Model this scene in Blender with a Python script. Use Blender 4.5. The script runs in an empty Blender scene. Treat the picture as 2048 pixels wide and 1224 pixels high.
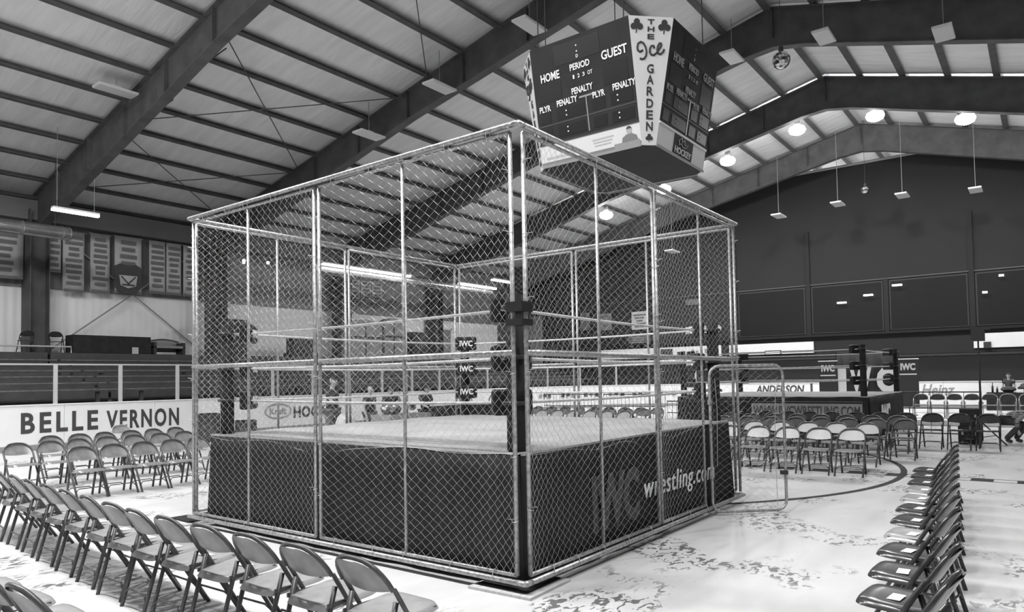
import bpy, math, random
from mathutils import Vector, Matrix
random.seed(7)
R = math.radians
SC = bpy.context.scene
COL = SC.collection

# ------------------------------------------------------------------ camera
def make_camera():
    yaw, pitch, roll = 0.6507, 0.0367, -0.0174
    cy, sy, cp, sp = math.cos(yaw), math.sin(yaw), math.cos(pitch), math.sin(pitch)
    f = Vector((cp*cy, cp*sy, sp)); r = Vector((sy, -cy, 0)); u = r.cross(f)
    cr, sr = math.cos(roll), math.sin(roll)
    r2 = cr*r + sr*u; u2 = -sr*r + cr*u
    cam = bpy.data.cameras.new('camera')
    cam.sensor_width = 36.0
    cam.lens = 1403.94*36/2048
    cam.shift_y = 93.19/2048
    cam.clip_end = 300
    o = bpy.data.objects.new('camera', cam); COL.objects.link(o)
    m = Matrix((r2, u2, -f)).transposed().to_4x4()
    m.translation = Vector((-4.533, -3.357, 1.7317))
    o.matrix_world = m
    SC.camera = o
make_camera()

# ------------------------------------------------------------------ world and exposure
w = bpy.data.worlds.new('world'); SC.world = w; w.use_nodes = True
w.node_tree.nodes['Background'].inputs[0].default_value = (0.5, 0.5, 0.5, 1)
w.node_tree.nodes['Background'].inputs[1].default_value = 0.3
SC.view_settings.view_transform = 'Standard'
SC.view_settings.look = 'None'
SC.view_settings.gamma = 1
SC.view_settings.use_curve_mapping = False
SC.view_settings.exposure = 0.15
LAMP_W = 350.0          # watts of each lit high-bay lamp

# ------------------------------------------------------------------ helpers
class MB:
    def __init__(s): s.v = []; s.f = []
    def quad(s, a, b, c, d):
        n = len(s.v); s.v += [a, b, c, d]; s.f.append((n, n+1, n+2, n+3)); return s
    def box(s, x0, y0, z0, x1, y1, z1, m=None):
        n = len(s.v)
        P = [(x0,y0,z0),(x1,y0,z0),(x1,y1,z0),(x0,y1,z0),(x0,y0,z1),(x1,y0,z1),(x1,y1,z1),(x0,y1,z1)]
        if m is not None: P = [tuple(m @ Vector(p)) for p in P]
        s.v += P
        s.f += [tuple(n+i for i in q) for q in ((3,2,1,0),(4,5,6,7),(0,1,5,4),(1,2,6,5),(2,3,7,6),(3,0,4,7))]
        return s
    def tube(s, pts, r, n=8, closed=False, caps=True):
        pts = [Vector(p) for p in pts]; k = len(pts); base = len(s.v); up = None
        for i, p in enumerate(pts):
            if closed: t = (pts[(i+1) % k] - pts[i-1])
            else: t = pts[min(i+1, k-1)] - pts[max(i-1, 0)]
            t.normalize()
            if up is None:
                up = Vector((0,0,1)) if abs(t.z) < .9 else Vector((1,0,0))
            a = up - t*up.dot(t)
            if a.length < 1e-4: a = t.orthogonal()
            a.normalize(); b = t.cross(a); up = a
            rr = r[i] if isinstance(r, (list, tuple)) else r
            for j in range(n):
                q = 2*math.pi*j/n
                s.v.append(tuple(p + (a*math.cos(q) + b*math.sin(q))*rr))
        for i in range(k if closed else k-1):
            i2 = (i+1) % k
            for j in range(n):
                j2 = (j+1) % n
                s.f.append((base+i*n+j, base+i*n+j2, base+i2*n+j2, base+i2*n+j))
        if caps and not closed:
            s.f.append(tuple(base+j for j in reversed(range(n))))
            s.f.append(tuple(base+(k-1)*n+j for j in range(n)))
        return s
    def prism(s, poly, h, m=None):
        """poly: 2D points (ccw) in XY, extruded 0..h in Z, then transformed by m"""
        n = len(s.v); k = len(poly)
        P = [(x, y, 0) for x, y in poly] + [(x, y, h) for x, y in poly]
        if m is not None: P = [tuple(m @ Vector(p)) for p in P]
        s.v += P
        s.f.append(tuple(n+i for i in reversed(range(k)))); s.f.append(tuple(n+k+i for i in range(k)))
        for i in range(k):
            j = (i+1) % k; s.f.append((n+i, n+j, n+k+j, n+k+i))
        return s
    def grid(s, fn, nu, nv):
        n = len(s.v)
        for i in range(nu+1):
            for j in range(nv+1): s.v.append(tuple(fn(i/nu, j/nv)))
        for i in range(nu):
            for j in range(nv):
                a = n+i*(nv+1)+j; s.f.append((a, a+nv+1, a+nv+2, a+1))
        return s
    def lathe(s, prof, n=16, m=None):
        """prof: (r, z) list, about Z"""
        b = len(s.v)
        for r, z in prof:
            for j in range(n):
                q = 2*math.pi*j/n; p = Vector((r*math.cos(q), r*math.sin(q), z))
                s.v.append(tuple(m @ p if m is not None else p))
        for i in range(len(prof)-1):
            for j in range(n):
                j2 = (j+1) % n; s.f.append((b+i*n+j, b+i*n+j2, b+(i+1)*n+j2, b+(i+1)*n+j))
        return s
    def mesh(s, name, mat=None, smooth=False):
        me = bpy.data.meshes.new(name); me.from_pydata(s.v, [], s.f); me.update()
        if smooth: me.polygons.foreach_set('use_smooth', [True]*len(me.polygons))
        if mat: me.materials.append(mat)
        return me
    def build(s, name, mat, parent=None, smooth=False, kind=None):
        o = bpy.data.objects.new(name, s.mesh(name, mat, smooth)); COL.objects.link(o)
        if parent is not None: o.parent = parent
        if kind: o['kind'] = kind
        return o

def obj(name, me, parent=None):
    o = bpy.data.objects.new(name, me); COL.objects.link(o)
    if parent is not None: o.parent = parent
    return o
def empty(name, loc=(0,0,0), rz=0, parent=None):
    o = bpy.data.objects.new(name, None); COL.objects.link(o)
    o.location = loc; o.rotation_euler = (0, 0, rz); o.empty_display_size = .1
    if parent is not None: o.parent = parent
    return o
def tag(o, label, cat, group=None):
    o['label'] = label; o['category'] = cat
    if group: o['group'] = group
    return o
def thing(name, label, cat, loc=(0,0,0), rz=0, group=None):
    return tag(empty(name, loc, rz), label, cat, group)
def struct(o): o['kind'] = 'structure'; return o
def solidify(o, t, offset=-1):
    m = o.modifiers.new('thickness', 'SOLIDIFY'); m.thickness = t; m.offset = offset; return o
def bevel(o, wd, seg=2):
    m = o.modifiers.new('bevel', 'BEVEL'); m.width = wd; m.segments = seg; m.limit_method = 'ANGLE'; return o
def copy_tree(o, parent=None):
    c = o.copy(); COL.objects.link(c)
    if parent is not None: c.parent = parent
    for ch in list(o.children): copy_tree(ch, c)
    return c
ORD = ['first','second','third','fourth','fifth','sixth','seventh','eighth','ninth','tenth','eleventh','twelfth','thirteenth','fourteenth','fifteenth','sixteenth']

# ------------------------------------------------------------------ materials
MATS = {}
def mat(name, c, rough=.6, metal=0., var=0., scale=8., bump=0., bscale=40., emit=0., spec=.5, stretch=None, detail=4.):
    if name in MATS: return MATS[name]
    m = bpy.data.materials.new(name); m.use_nodes = True; nt = m.node_tree; N = nt.nodes; L = nt.links
    b = N['Principled BSDF']
    b.inputs['Base Color'].default_value = (c, c, c, 1)
    b.inputs['Roughness'].default_value = rough; b.inputs['Metallic'].default_value = metal
    b.inputs['Specular IOR Level'].default_value = spec
    if emit:
        b.inputs['Emission Color'].default_value = (1, 1, 1, 1); b.inputs['Emission Strength'].default_value = emit
    if var or bump:
        tc = N.new('ShaderNodeTexCoord'); mp = N.new('ShaderNodeMapping')
        L.new(tc.outputs['Object'], mp.inputs[0])
        if stretch: mp.inputs['Scale'].default_value = stretch
    if var:
        n = N.new('ShaderNodeTexNoise'); n.inputs['Scale'].default_value = scale; n.inputs['Detail'].default_value = detail
        L.new(mp.outputs[0], n.inputs['Vector'])
        r = N.new('ShaderNodeValToRGB')
        lo, hi = c*(1-var), min(1, c*(1+var))
        r.color_ramp.elements[0].position = .3; r.color_ramp.elements[0].color = (lo, lo, lo, 1)
        r.color_ramp.elements[1].position = .7; r.color_ramp.elements[1].color = (hi, hi, hi, 1)
        L.new(n.outputs[0], r.inputs[0]); L.new(r.outputs[0], b.inputs['Base Color'])
    if bump:
        n2 = N.new('ShaderNodeTexNoise'); n2.inputs['Scale'].default_value = bscale; n2.inputs['Detail'].default_value = 3
        L.new(mp.outputs[0], n2.inputs['Vector'])
        bp = N.new('ShaderNodeBump'); bp.inputs['Strength'].default_value = bump; bp.inputs['Distance'].default_value = .02
        L.new(n2.outputs[0], bp.inputs['Height']); L.new(bp.outputs[0], b.inputs['Normal'])
    MATS[name] = m; return m

def floor_material():
    m = bpy.data.materials.new('painted_concrete'); m.use_nodes = True; nt = m.node_tree; N = nt.nodes; L = nt.links
    b = N['Principled BSDF']; b.inputs['Roughness'].default_value = .42; b.inputs['Specular IOR Level'].default_value = .35
    tc = N.new('ShaderNodeTexCoord')
    def noise(scale, detail, st=(1,1,1), dist=0., rot=0.):
        mp = N.new('ShaderNodeMapping'); mp.inputs['Scale'].default_value = st; mp.inputs['Rotation'].default_value = (0,0,rot)
        L.new(tc.outputs['Object'], mp.inputs[0])
        n = N.new('ShaderNodeTexNoise'); n.inputs['Scale'].default_value = scale; n.inputs['Detail'].default_value = detail
        n.inputs['Distortion'].default_value = dist; L.new(mp.outputs[0], n.inputs['Vector']); return n.outputs[0]
    def ramp(src, a, bb, c0=0., c1=1.):
        r = N.new('ShaderNodeValToRGB'); e = r.color_ramp.elements
        e[0].position = a; e[1].position = bb; e[0].color = (c0,c0,c0,1); e[1].color = (c1,c1,c1,1)
        L.new(src, r.inputs[0]); return r.outputs[0]
    def math_(op, a, bb):
        n = N.new('ShaderNodeMath'); n.operation = op
        for i, x in enumerate((a, bb)):
            if isinstance(x, (int, float)): n.inputs[i].default_value = x
            else: L.new(x, n.inputs[i])
        return n.outputs[0]
    region = ramp(noise(.75, 3), .55, .60)
    flakes = ramp(noise(8.5, 9, (1.0, 1.7, 1), .9, R(-52)), .535, .555)
    flakes = math_('MULTIPLY', flakes, region)
    fine = ramp(noise(14, 6, (1, 2.2, 1), .8, R(-52)), .70, .72)
    fine = math_('MULTIPLY', fine, ramp(noise(.9, 2), .45, .6))
    mask = math_('MAXIMUM', flakes, math_('MULTIPLY', fine, .7))
    smear = ramp(noise(1.4, 5, (.6, 1.6, 1), .4), .35, .75, .66, .54)
    mix = N.new('ShaderNodeMixRGB'); mix.inputs[2].default_value = (.11,.11,.11,1)
    L.new(math_('MULTIPLY', mask, .92), mix.inputs[0]); L.new(smear, mix.inputs[1])
    L.new(mix.outputs[0], b.inputs['Base Color'])
    return m

def ribbed_material(name, c, period=.3, var=.06, spec=.4):
    """sheet metal with vertical ribs: relief by bump, colour by noise"""
    m = bpy.data.materials.new(name); m.use_nodes = True; nt = m.node_tree; N = nt.nodes; L = nt.links
    b = N['Principled BSDF']; b.inputs['Roughness'].default_value = .5; b.inputs['Specular IOR Level'].default_value = spec
    tc = N.new('ShaderNodeTexCoord')
    wv = N.new('ShaderNodeTexWave'); wv.bands_direction = 'X'; wv.inputs['Scale'].default_value = 2*math.pi/period/20*1.0
    L.new(tc.outputs['Object'], wv.inputs['Vector'])
    bp = N.new('ShaderNodeBump'); bp.inputs['Strength'].default_value = .5; bp.inputs['Distance'].default_value = .03
    L.new(wv.outputs['Fac'], bp.inputs['Height']); L.new(bp.outputs[0], b.inputs['Normal'])
    n = N.new('ShaderNodeTexNoise'); n.inputs['Scale'].default_value = .6; n.inputs['Detail'].default_value = 5
    L.new(tc.outputs['Object'], n.inputs['Vector'])
    r = N.new('ShaderNodeValToRGB'); e = r.color_ramp.elements
    e[0].position, e[1].position = .3, .7
    e[0].color = (c*(1-var),)*3+(1,); e[1].color = (c*(1+var),)*3+(1,)
    L.new(n.outputs[0], r.inputs[0]); L.new(r.outputs[0], b.inputs['Base Color'])
    return m

def deck_material():
    """foil-faced insulation blanket: soft wrinkles across the purlins"""
    m = bpy.data.materials.new('roof_insulation'); m.use_nodes = True; nt = m.node_tree; N = nt.nodes; L = nt.links
    b = N['Principled BSDF']; b.inputs['Roughness'].default_value = .55
    tc = N.new('ShaderNodeTexCoord'); mp = N.new('ShaderNodeMapping'); mp.inputs['Scale'].default_value = (2.2, .25, 1)
    L.new(tc.outputs['Object'], mp.inputs[0])
    n = N.new('ShaderNodeTexNoise'); n.inputs['Scale'].default_value = 1.6; n.inputs['Detail'].default_value = 4; n.inputs['Distortion'].default_value = .6
    L.new(mp.outputs[0], n.inputs['Vector'])
    bp = N.new('ShaderNodeBump'); bp.inputs['Strength'].default_value = .35; bp.inputs['Distance'].default_value = .1
    L.new(n.outputs[0], bp.inputs['Height']); L.new(bp.outputs[0], b.inputs['Normal'])
    r = N.new('ShaderNodeValToRGB'); e = r.color_ramp.elements
    e[0].position, e[1].position = .3, .7
    e[0].color = (.68,)*3+(1,); e[1].color = (.80,)*3+(1,)
    L.new(n.outputs[0], r.inputs[0]); L.new(r.outputs[0], b.inputs['Base Color'])
    return m

M_FLOOR = floor_material()
M_WALL = ribbed_material('ribbed_wall_sheet', .82)
M_WALLX = ribbed_material('grey_wall_sheet', .25)
M_DARKWALL = ribbed_material('dark_wall_sheet', .036, .6, .04, .05)
M_DECK = deck_material()
M_STEEL = mat('dark_red_oxide_steel', .105, .7, 0, .2, 2, spec=.2)
M_PURLIN = mat('purlin_steel', .10, .6, 0, .2, 3, spec=.3)
M_GALV = mat('galvanised_pipe', .42, .38, .6, .4, 30, .15, 120)
M_WIRE = mat('galvanised_wire', .46, .42, .3)
M_BLACK = mat('black_fabric', .03, .85, 0, .2, 5, .1, 60, spec=.15)
M_BLACKG = mat('black_vinyl', .022, .45, 0, .2, 6, spec=.3)
M_CANVAS = mat('ring_canvas', .36, .8, 0, .14, 1.6, .2, 6, detail=7)
M_WHITE = mat('white_paint', .8, .45, 0, .03, 2)
M_PAPER = mat('white_paper', .86, .7)
M_INK = mat('dark_lettering', .05, .6)
M_GREYINK = mat('grey_lettering', .28, .6)
M_LETTER = mat('white_lettering', .9, .5)
M_BOARD = mat('scoreboard_black', .03, .6, 0, .15, 3, spec=.2)
M_BOARD2 = mat('scoreboard_digit_glass', .02, .35, spec=.25)
M_TRIM = mat('grey_trim', .3, .5)
M_WOOD = mat('plywood', .5, .7, 0, .2, 3, stretch=(1,12,1))
M_BLEACH = mat('bleacher_dark', .06, .6, 0, .2, 3)
M_BLEACHE = mat('bleacher_edge', .15, .5, 0, .3, 6)
M_LAMPOFF = mat('lamp_lens_off', .62, .4)
M_LAMPON = mat('lamp_lens_lit', .9, .4, emit=62)
M_TUBE = mat('fluorescent_tube_lit', .9, .4, emit=18)
M_SMALLLIT = mat('small_lamp_lit', .9, .4, emit=2.5)
M_DUCT = mat('spiral_duct', .6, .25, .8, .1, 6)
M_BANNER = mat('banner_cloth', .45, .8, 0, .08, 3)
M_BANNERINK = mat('banner_print', .15, .8)
M_SKIN = mat('skin', .45, .55); M_HAIR = mat('dark_hair', .04, .7)
M_CLOTHD = mat('dark_clothing', .05, .85, 0, .2, 8); M_CLOTHM = mat('denim', .12, .85, 0, .25, 9)
M_MIRROR = mat('mirror_tile', .8, .06, 1.0)
M_GLASSD = mat('dark_window_glass', .02, .3, spec=.12)
M_GREYWALL = mat('grey_partition', .22, .6, 0, .12, 1.5)
M_CURT = mat('dark_metal', .045, .55, spec=.3)

# ------------------------------------------------------------------ lettering
def text_me(s, size=1., mt=None, bold=0., shear=0., spacing=1., align='CENTER', depth=0.):
    cu = bpy.data.curves.new('lettering', 'FONT'); cu.body = s; cu.size = size; cu.shear = shear
    cu.align_x = align; cu.align_y = 'CENTER'; cu.offset = bold; cu.space_character = spacing
    cu.extrude = depth; cu.resolution_u = 3
    o = bpy.data.objects.new('lettering', cu)
    me = bpy.data.meshes.new_from_object(o)
    bpy.data.objects.remove(o); bpy.data.curves.remove(cu)
    me.materials.clear(); me.materials.append(mt or M_INK)
    return me
def frame_matrix(o, right, up):
    r = Vector(right).normalized(); u = Vector(up); u = (u - r*u.dot(r)).normalized(); n = r.cross(u)
    m = Matrix((r, u, n)).transposed().to_4x4(); m.translation = Vector(o); return m
def lettering(s, o, right, up, w, h, mt, parent, bold=0., shear=0., spacing=1., name='lettering', depth=.004):
    """flat lettering fitted to w x h, centred at o"""
    me = text_me(s, 1., mt, bold, shear, spacing, depth=depth)
    xs = [v.co.x for v in me.vertices]; ys = [v.co.y for v in me.vertices]
    cx, cyy = (min(xs)+max(xs))/2, (min(ys)+max(ys))/2
    kx = w/(max(xs)-min(xs)); ky = h/(max(ys)-min(ys))
    m = frame_matrix(o, right, up) @ Matrix.Diagonal((kx, ky, 1, 1)) @ Matrix.Translation((-cx, -cyy, 0))
    me.transform(m)
    return obj(name, me, parent)

# ================================================================== SETTING
BX = [5.52 + 7.18*k for k in range(-2, 6)]          # frame lines of the hall
X0, X1, Y0, Y1 = -14.0, 41.5, -16.0, 27.2
RIDGE = 3.7
def zr(y): return 14.3 - .235*(y-RIDGE) if y > RIDGE else 14.3 - .28*(RIDGE-y)

fl = struct(MB().box(X0, Y0, -.2, X1, Y1, 0).build('floor', M_FLOOR))
# painted rink markings: centre line of short dashes, centre circle
M_LINE = mat('floor_line_paint', .06, .8, 0, .3, 10, spec=.1)
for k in range(-16, 18):
    y = .52 + k*.6
    MB().box(8.65, y-.15, .0, 8.95, y+.15, .003).build('line_dash', M_LINE, fl)
for xx in (8.63, 8.955): MB().box(xx, -11, 0, xx+.02, 11, .003).build('line_edge', M_LINE, fl)
ring = MB()
ring.grid(lambda u, v: (8.5+(5.43+.10*v)*math.cos(2*math.pi*u), 4.1+(5.43+.10*v)*math.sin(2*math.pi*u), .004), 96, 1)
ring.build('centre_circle_line', M_LINE, fl)
# thin edge lines of an overlay strip below the chairs at the left
MB().box(-2.55, -3, 0, -2.52, 14, .002).build('line_seam', mat('seam_grey', .45, .6), fl)

# roof: two slopes, purlins along the hall, frames across it
cl = MB()
cl.quad((X0,Y1,zr(Y1)+.22),(X1,Y1,zr(Y1)+.22),(X1,RIDGE,zr(RIDGE)+.22),(X0,RIDGE,zr(RIDGE)+.22))
cl.quad((X0,RIDGE,zr(RIDGE)+.22),(X1,RIDGE,zr(RIDGE)+.22),(X1,Y0,zr(Y0)+.22),(X0,Y0,zr(Y0)+.22))
ceil = struct(cl.build('ceiling', M_DECK))
for o in (ceil,): solidify(o, .05, 1)
ys = [RIDGE + .25 + 1.54*k for k in range(16)] + [RIDGE - 1.25 - 1.54*k for k in range(12)]
for y in ys:
    if Y0 < y < Y1:
        z = zr(y)
        b = MB().box(X0, y-.02, z, X1, y+.02, z+.22).box(X0, y-.2, z, X1, y-.0201, z+.03)
        b.build('purlin', M_PURLIN, ceil)
def rod(name, a, b, r=.018, parent=None, m=None):
    return MB().tube([a, b], r, 6).build(name, m or M_STEEL, parent)
for xa in (BX[2],):
    for (ya, yb) in ((14.2, 20.4), (20.4, 25.8), (7.2, 13.2)):
        rod('brace_rod', (xa, ya, zr(ya)-.15), (xa+7.18, yb, zr(yb)-.15), parent=ceil)
        rod('brace_rod', (xa, yb, zr(yb)-.15), (xa+7.18, ya, zr(ya)-.15), parent=ceil)
def haunch(x):
    """one roof frame: rafters as I-beams on both slopes"""
    m = MB()
    def seg(ya, yb, da, db):
        za, zb = zr(ya), zr(yb)
        m.grid(lambda u, v: (x-.012, ya+(yb-ya)*u, za+(zb-za)*u-(da+(db-da)*u)*v), 1, 1)
        m.grid(lambda u, v: (x+.012, yb+(ya-yb)*u, zb+(za-zb)*u-(db+(da-db)*u)*v), 1, 1)
        for t in (0, 1):
            def fz(u): return za+(zb-za)*u-(da+(db-da)*u)*t
            for dz in (0, .03):
                sgn = 1 if dz == 0 else -1
                m.grid(lambda u, v: (x-.16+.32*(v if sgn > 0 else 1-v), ya+(yb-ya)*u, fz(u)+dz*(1 if t else -1)), 1, 1)
            m.quad((x-.16, ya, fz(0)), (x-.16, yb, fz(1)), (x-.16, yb, fz(1)+.03*(1 if t else -1)), (x-.16, ya, fz(0)+.03*(1 if t else -1)))
            m.quad((x+.16, yb, fz(1)), (x+.16, ya, fz(0)), (x+.16, ya, fz(0)+.03*(1 if t else -1)), (x+.16, yb, fz(1)+.03*(1 if t else -1)))
    seg(26.6, 14.0, 1.42, 1.05)
    seg(14.0, RIDGE+1.0, 1.05, 1.28)
    seg(RIDGE+1.0, RIDGE, 1.28, 1.42); seg(RIDGE, RIDGE-1.0, 1.42, 1.32)
    seg(RIDGE-1.0, -15.9, 1.32, 1.45)
    for k in range(9):
        y = 24.5-2.6*k; m.box(x-.14, y-.008, zr(y)-1.05, x+.14, y+.008, zr(y))
    return m
for k, x in enumerate(BX[:7]):
    b = struct(haunch(x).build('roof_beam', M_STEEL))
    if x > 3:
        c = MB()
        for xx in (-.31, .31): c.box(x+xx-.015 if xx > 0 else x+xx-.015, 26.25, 0, x+xx+.015, 27.1, zr(26.6)-.6)
        c.box(x-.3, 26.6, 0, x+.3, 26.63, zr(26.6)-.6)
        struct(c.build('column', M_STEEL))
    # kickers from bottom flange to purlin
    for y in (6.2, 9.3, 12.4, 15.5, 18.6):
        rod('kicker', (x+.1, y, zr(y)-1.0), (x+1.1, y, zr(y)+.05), .02, b)

# walls
wl = MB().quad((X1, Y1, 0), (X0, Y1, 0), (X0, Y1, 9.2), (X1, Y1, 9.2)).build('wall_left', M_WALL); struct(wl)
MB().box(X0, 27.1, 5.5, X1, 27.16, 9.2).build('upper_wall_sheet', ribbed_material('upper_sheet_grey', .2), wl)
MB().box(X0, 26.5, 7.95, X1, 27.09, 8.7).build('eave_fascia', mat('eave_grey', .16, .6, 0, .1, 1), wl)
for bx in (BX[2],):
    rod('brace_rod', (bx, 26.85, 2.7), (bx+7.18, 26.85, 8.3), .03, wl, M_TRIM)
    rod('brace_rod', (bx+7.18, 26.85, 2.7), (bx, 26.85, 8.3), .03, wl, M_TRIM)
struct(MB().quad((X0, Y0, 0), (X1, Y0, 0), (X1, Y0, 9.0), (X0, Y0, 9.0)).build('wall_right', M_WALLX))
struct(MB().quad((X0, Y1, 0), (X0, Y0, 0), (X0, Y0, 14.6), (X0, Y1, 14.6)).build('wall_back', M_WALLX))
struct(MB().quad((X1, Y0, 0), (X1, Y1, 0), (X1, Y1, 14.6), (X1, Y0, 14.6)).build('wall_gable', M_WALL))
EX = 36.5
we = MB().box(EX, Y0, 2.6, EX+.2, Y1, 12.95).build('wall_end', M_DARKWALL); struct(we)
MB().box(EX+3.2, Y0, 0, EX+3.3, Y1, 2.9).build('lower_back_panel', mat('lower_dark', .16, .8), we)
MB().box(EX, Y0, 2.5, EX+3.3, Y1, 2.62).build('mezzanine_slab', M_CURT, we)
MB().tube([(EX-.15, -14, 12.9), (EX-.15, 26.5, 12.9)], .07, 8).build('conduit_pipe', M_TRIM, we)
MB().box(EX-.06, -12, 6.58, EX, 20, 6.64).build('window_head_trim', mat('thin_trim', .07, .5), we)
MB().box(EX-.25, -12, 3.72, EX, 22, 3.85).build('ledge', mat('ledge_dark', .025, .6, spec=.1), we)
for i, y in enumerate((7.06, 3.2, -.56, -4.4, 11.2)):
    MB().box(EX-.1, y-.11, 3.85, EX, y+.11, 9.6 if i != 1 else 6.6).build('mullion_post', mat('mullion', .03, .6, spec=.1), we)
for i, (a, b) in enumerate(((11.0, 7.25), (6.9, 3.35), (3.05, -.4), (-.72, -4.2))):
    wd = MB().box(EX-.04, b, 3.9, EX, a, 6.5).build('window_%d' % (i+1), M_CURT); struct(wd)
    MB().box(EX-.055, b+.06, 3.96, EX-.041, a-.06, 6.44).build('pane', M_GLASSD, wd)
# white fascia panels under the windows
for n, (a, b, z0, z1) in enumerate(((11.6, 6.86, 2.86, 3.48), (-.55, -3.6, 2.82, 3.52))):
    p = MB().box(EX-.1, b, z0, EX-.02, a, z1).build('trim_%d' % (n+1), M_WHITE); struct(p)
    if n == 0:
        MB().box(EX-.16, b, z0+.12, EX-.1, a, z0+.15).build('rail_bar', M_CURT, p)
        MB().box(EX-.17, 8.6, z0-.02, EX-.1, 9.5, z0+.2).build('hanging_frame', M_CURT, p)
        MB().box(EX-.19, 8.65, z0, EX-.17, 9.45, z0+.14).build('hanging_sign', M_WHITE, p)
    else:
        MB().box(EX-.16, -1.25, z0-.02, EX-.1, -.95, z0+.28).build('dark_box', M_CURT, p)

# ================================================================== LAMPS
lens_on = MB().box(-.52, -.23, -.035, .52, .23, -.03)
def lamp_proto(lit):
    e = empty('high_bay_lamp')
    if lit: MB().lathe([(.0, .42), (.11, .42), (.13, .3), (.13, .14), (.0, .14)], 14).build('ballast_housing', M_CURT, e)
    else: MB().box(-.55, -.25, -.03, .55, .25, .03).box(-.12, -.1, .031, .12, .1, .12).build('housing', mat('lamp_white_housing', .7, .4), e)
    if lit:
        MB().lathe([(.0, -.30), (.18, -.29), (.31, -.22), (.36, -.1), (.31, .02), (.12, .1), (.1, .14)], 20).build('refractor_globe', M_LAMPON, e, True)
    else:
        MB().box(-.52, -.23, -.045, .52, .23, -.03).build('lens', M_LAMPOFF, e)
    return e
P_ON, P_OFF = lamp_proto(True), lamp_proto(False)
def lamp(x, y, z, lit, label, top=None):
    p = P_ON if lit else P_OFF
    e = copy_tree(p)
    e.location = (x, y, z); tag(e, label, 'ceiling lamp', 'lit high-bay lamps' if lit else 'unlit panel lamps')
    MB().tube([(0, 0, .42 if lit else .12), (0, 0, zr(y)-.02-z)], .012, 6).build('stem', M_TRIM, e)
    if lit:
        l = bpy.data.lights.new('lamp_light', 'AREA'); l.shape = 'RECTANGLE'; l.size = .5; l.size_y = .5; l.energy = LAMP_W
        o = bpy.data.objects.new('lamp_light', l); COL.objects.link(o); o.parent = e; o.location = (0, 0, -.32)
YL = [15.0, 11.66, 8.37, 5.17, 2.02, -1.15, -4.3]
for i, y in enumerate(YL):
    lamp(28.06, y, zr(y)-1.22, True, ['lit high-bay lamp lowest at the wall end of the glowing row',
        'lit high-bay lamp second from the wall end of the glowing row', 'lit high-bay lamp just above the cage top rail, beside the scoreboard base',
        'lit high-bay lamp right of the scoreboard, left of the roof ridge', 'lit high-bay lamp just right of the roof ridge',
        'lit high-bay lamp farthest right in the glowing row', 'lit high-bay lamp beyond the right frame edge in the glowing row'][i])
for i, y in enumerate(YL + [18.3]):
    lamp(-2.25, y, zr(y)-1.22, True, 'lit high-bay lamp above the camera, %s of its row' % ORD[i])
for i, y in enumerate((8.0, .5)):  # unseen lamps added past the end wall to brighten the gable
    lamp(39.3, y, 11.6, True, 'added lit high-bay lamp hidden behind the dark end wall, %s from the side wall' % ORD[i])
for i, (x, y) in enumerate(((11.9, 15.3), (11.9, 11.9), (11.9, 8.3))):
    lamp(x, y, zr(y)-1.2, False, ['unlit white panel lamp on the second roof beam, lowest of three', 'unlit white panel lamp on the second roof beam, middle of three',
         'unlit white panel lamp on the second roof beam, beside the scoreboard top'][i])
lamp(4.75, 18.3, zr(18.3)-.1-.3, False, 'unlit white panel lamp beside the first roof beam at upper left')
for i, y in enumerate((4.89, 1.92, -1.32)):
    lamp(19.1, y, zr(y)-1.35, False, ['unlit white panel lamp peeking out behind the scoreboard on the ridge', 'unlit white panel lamp just right of the near mirror ball', 'unlit white panel lamp on the big beam at upper right'][i])
for i, (y, z) in enumerate(((7.87, 10.25), (4.9, 10.41), (1.97, 10.35), (-1.02, 10.09), (14.06, 9.09))):
    lamp(33.5, -3.36+(y+3.36)*.982, 1.73+(z-1.73)*.982, False, ['small unlit panel lamp before the dark end wall, left of the four', 'small unlit panel lamp before the dark end wall, left of the far mirror ball',
         'small unlit panel lamp before the dark end wall, right of the far mirror ball', 'small unlit panel lamp before the dark end wall, farthest right', 'small unlit panel lamp seen through the right cage mesh'][i])

for p in (P_ON, P_OFF):
    for c in list(p.children): bpy.data.objects.remove(c)
    bpy.data.objects.remove(p)

def fluorescent(x0, x1, y, z, label):
    t = thing('fluorescent_lamp', label, 'lamp', ((x0+x1)/2, y, z), 0, 'lit tube lamps along the side wall')
    L = (x1-x0)/2
    MB().box(-L, -.1, .04, L, .1, .1).build('housing', M_WHITE, t)
    MB().tube([(-L, -.04, 0), (L, -.04, 0)], .035, 8).build('tube', M_TUBE, t)
    MB().tube([(-L, .06, 0), (L, .06, 0)], .035, 8).build('tube', M_TUBE, t)
    for s in (-.8, .8): MB().tube([(s*L, 0, .1), (s*L, 0, zr(y)+.2-z)], .008, 5).build('hanger', M_TRIM, t)
fluorescent(4.4, 5.8, 22, 7.45, 'lit tube lamp hanging above the round duct near the left edge')
fluorescent(16.2, 19.0, 23.5, 7.25, 'lit tube lamp under the long duct, left of three in line')
fluorescent(19.1, 21.9, 23.5, 7.25, 'lit tube lamp under the long duct, middle of three in line')
fluorescent(25.8, 29.2, 23.5, 7.25, 'lit tube lamp under the long duct, far end of the line')
fluorescent(27.0, 28.8, 22, 7.45, 'lit tube lamp hanging beside the near cage corner, far end of the side wall')
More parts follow.
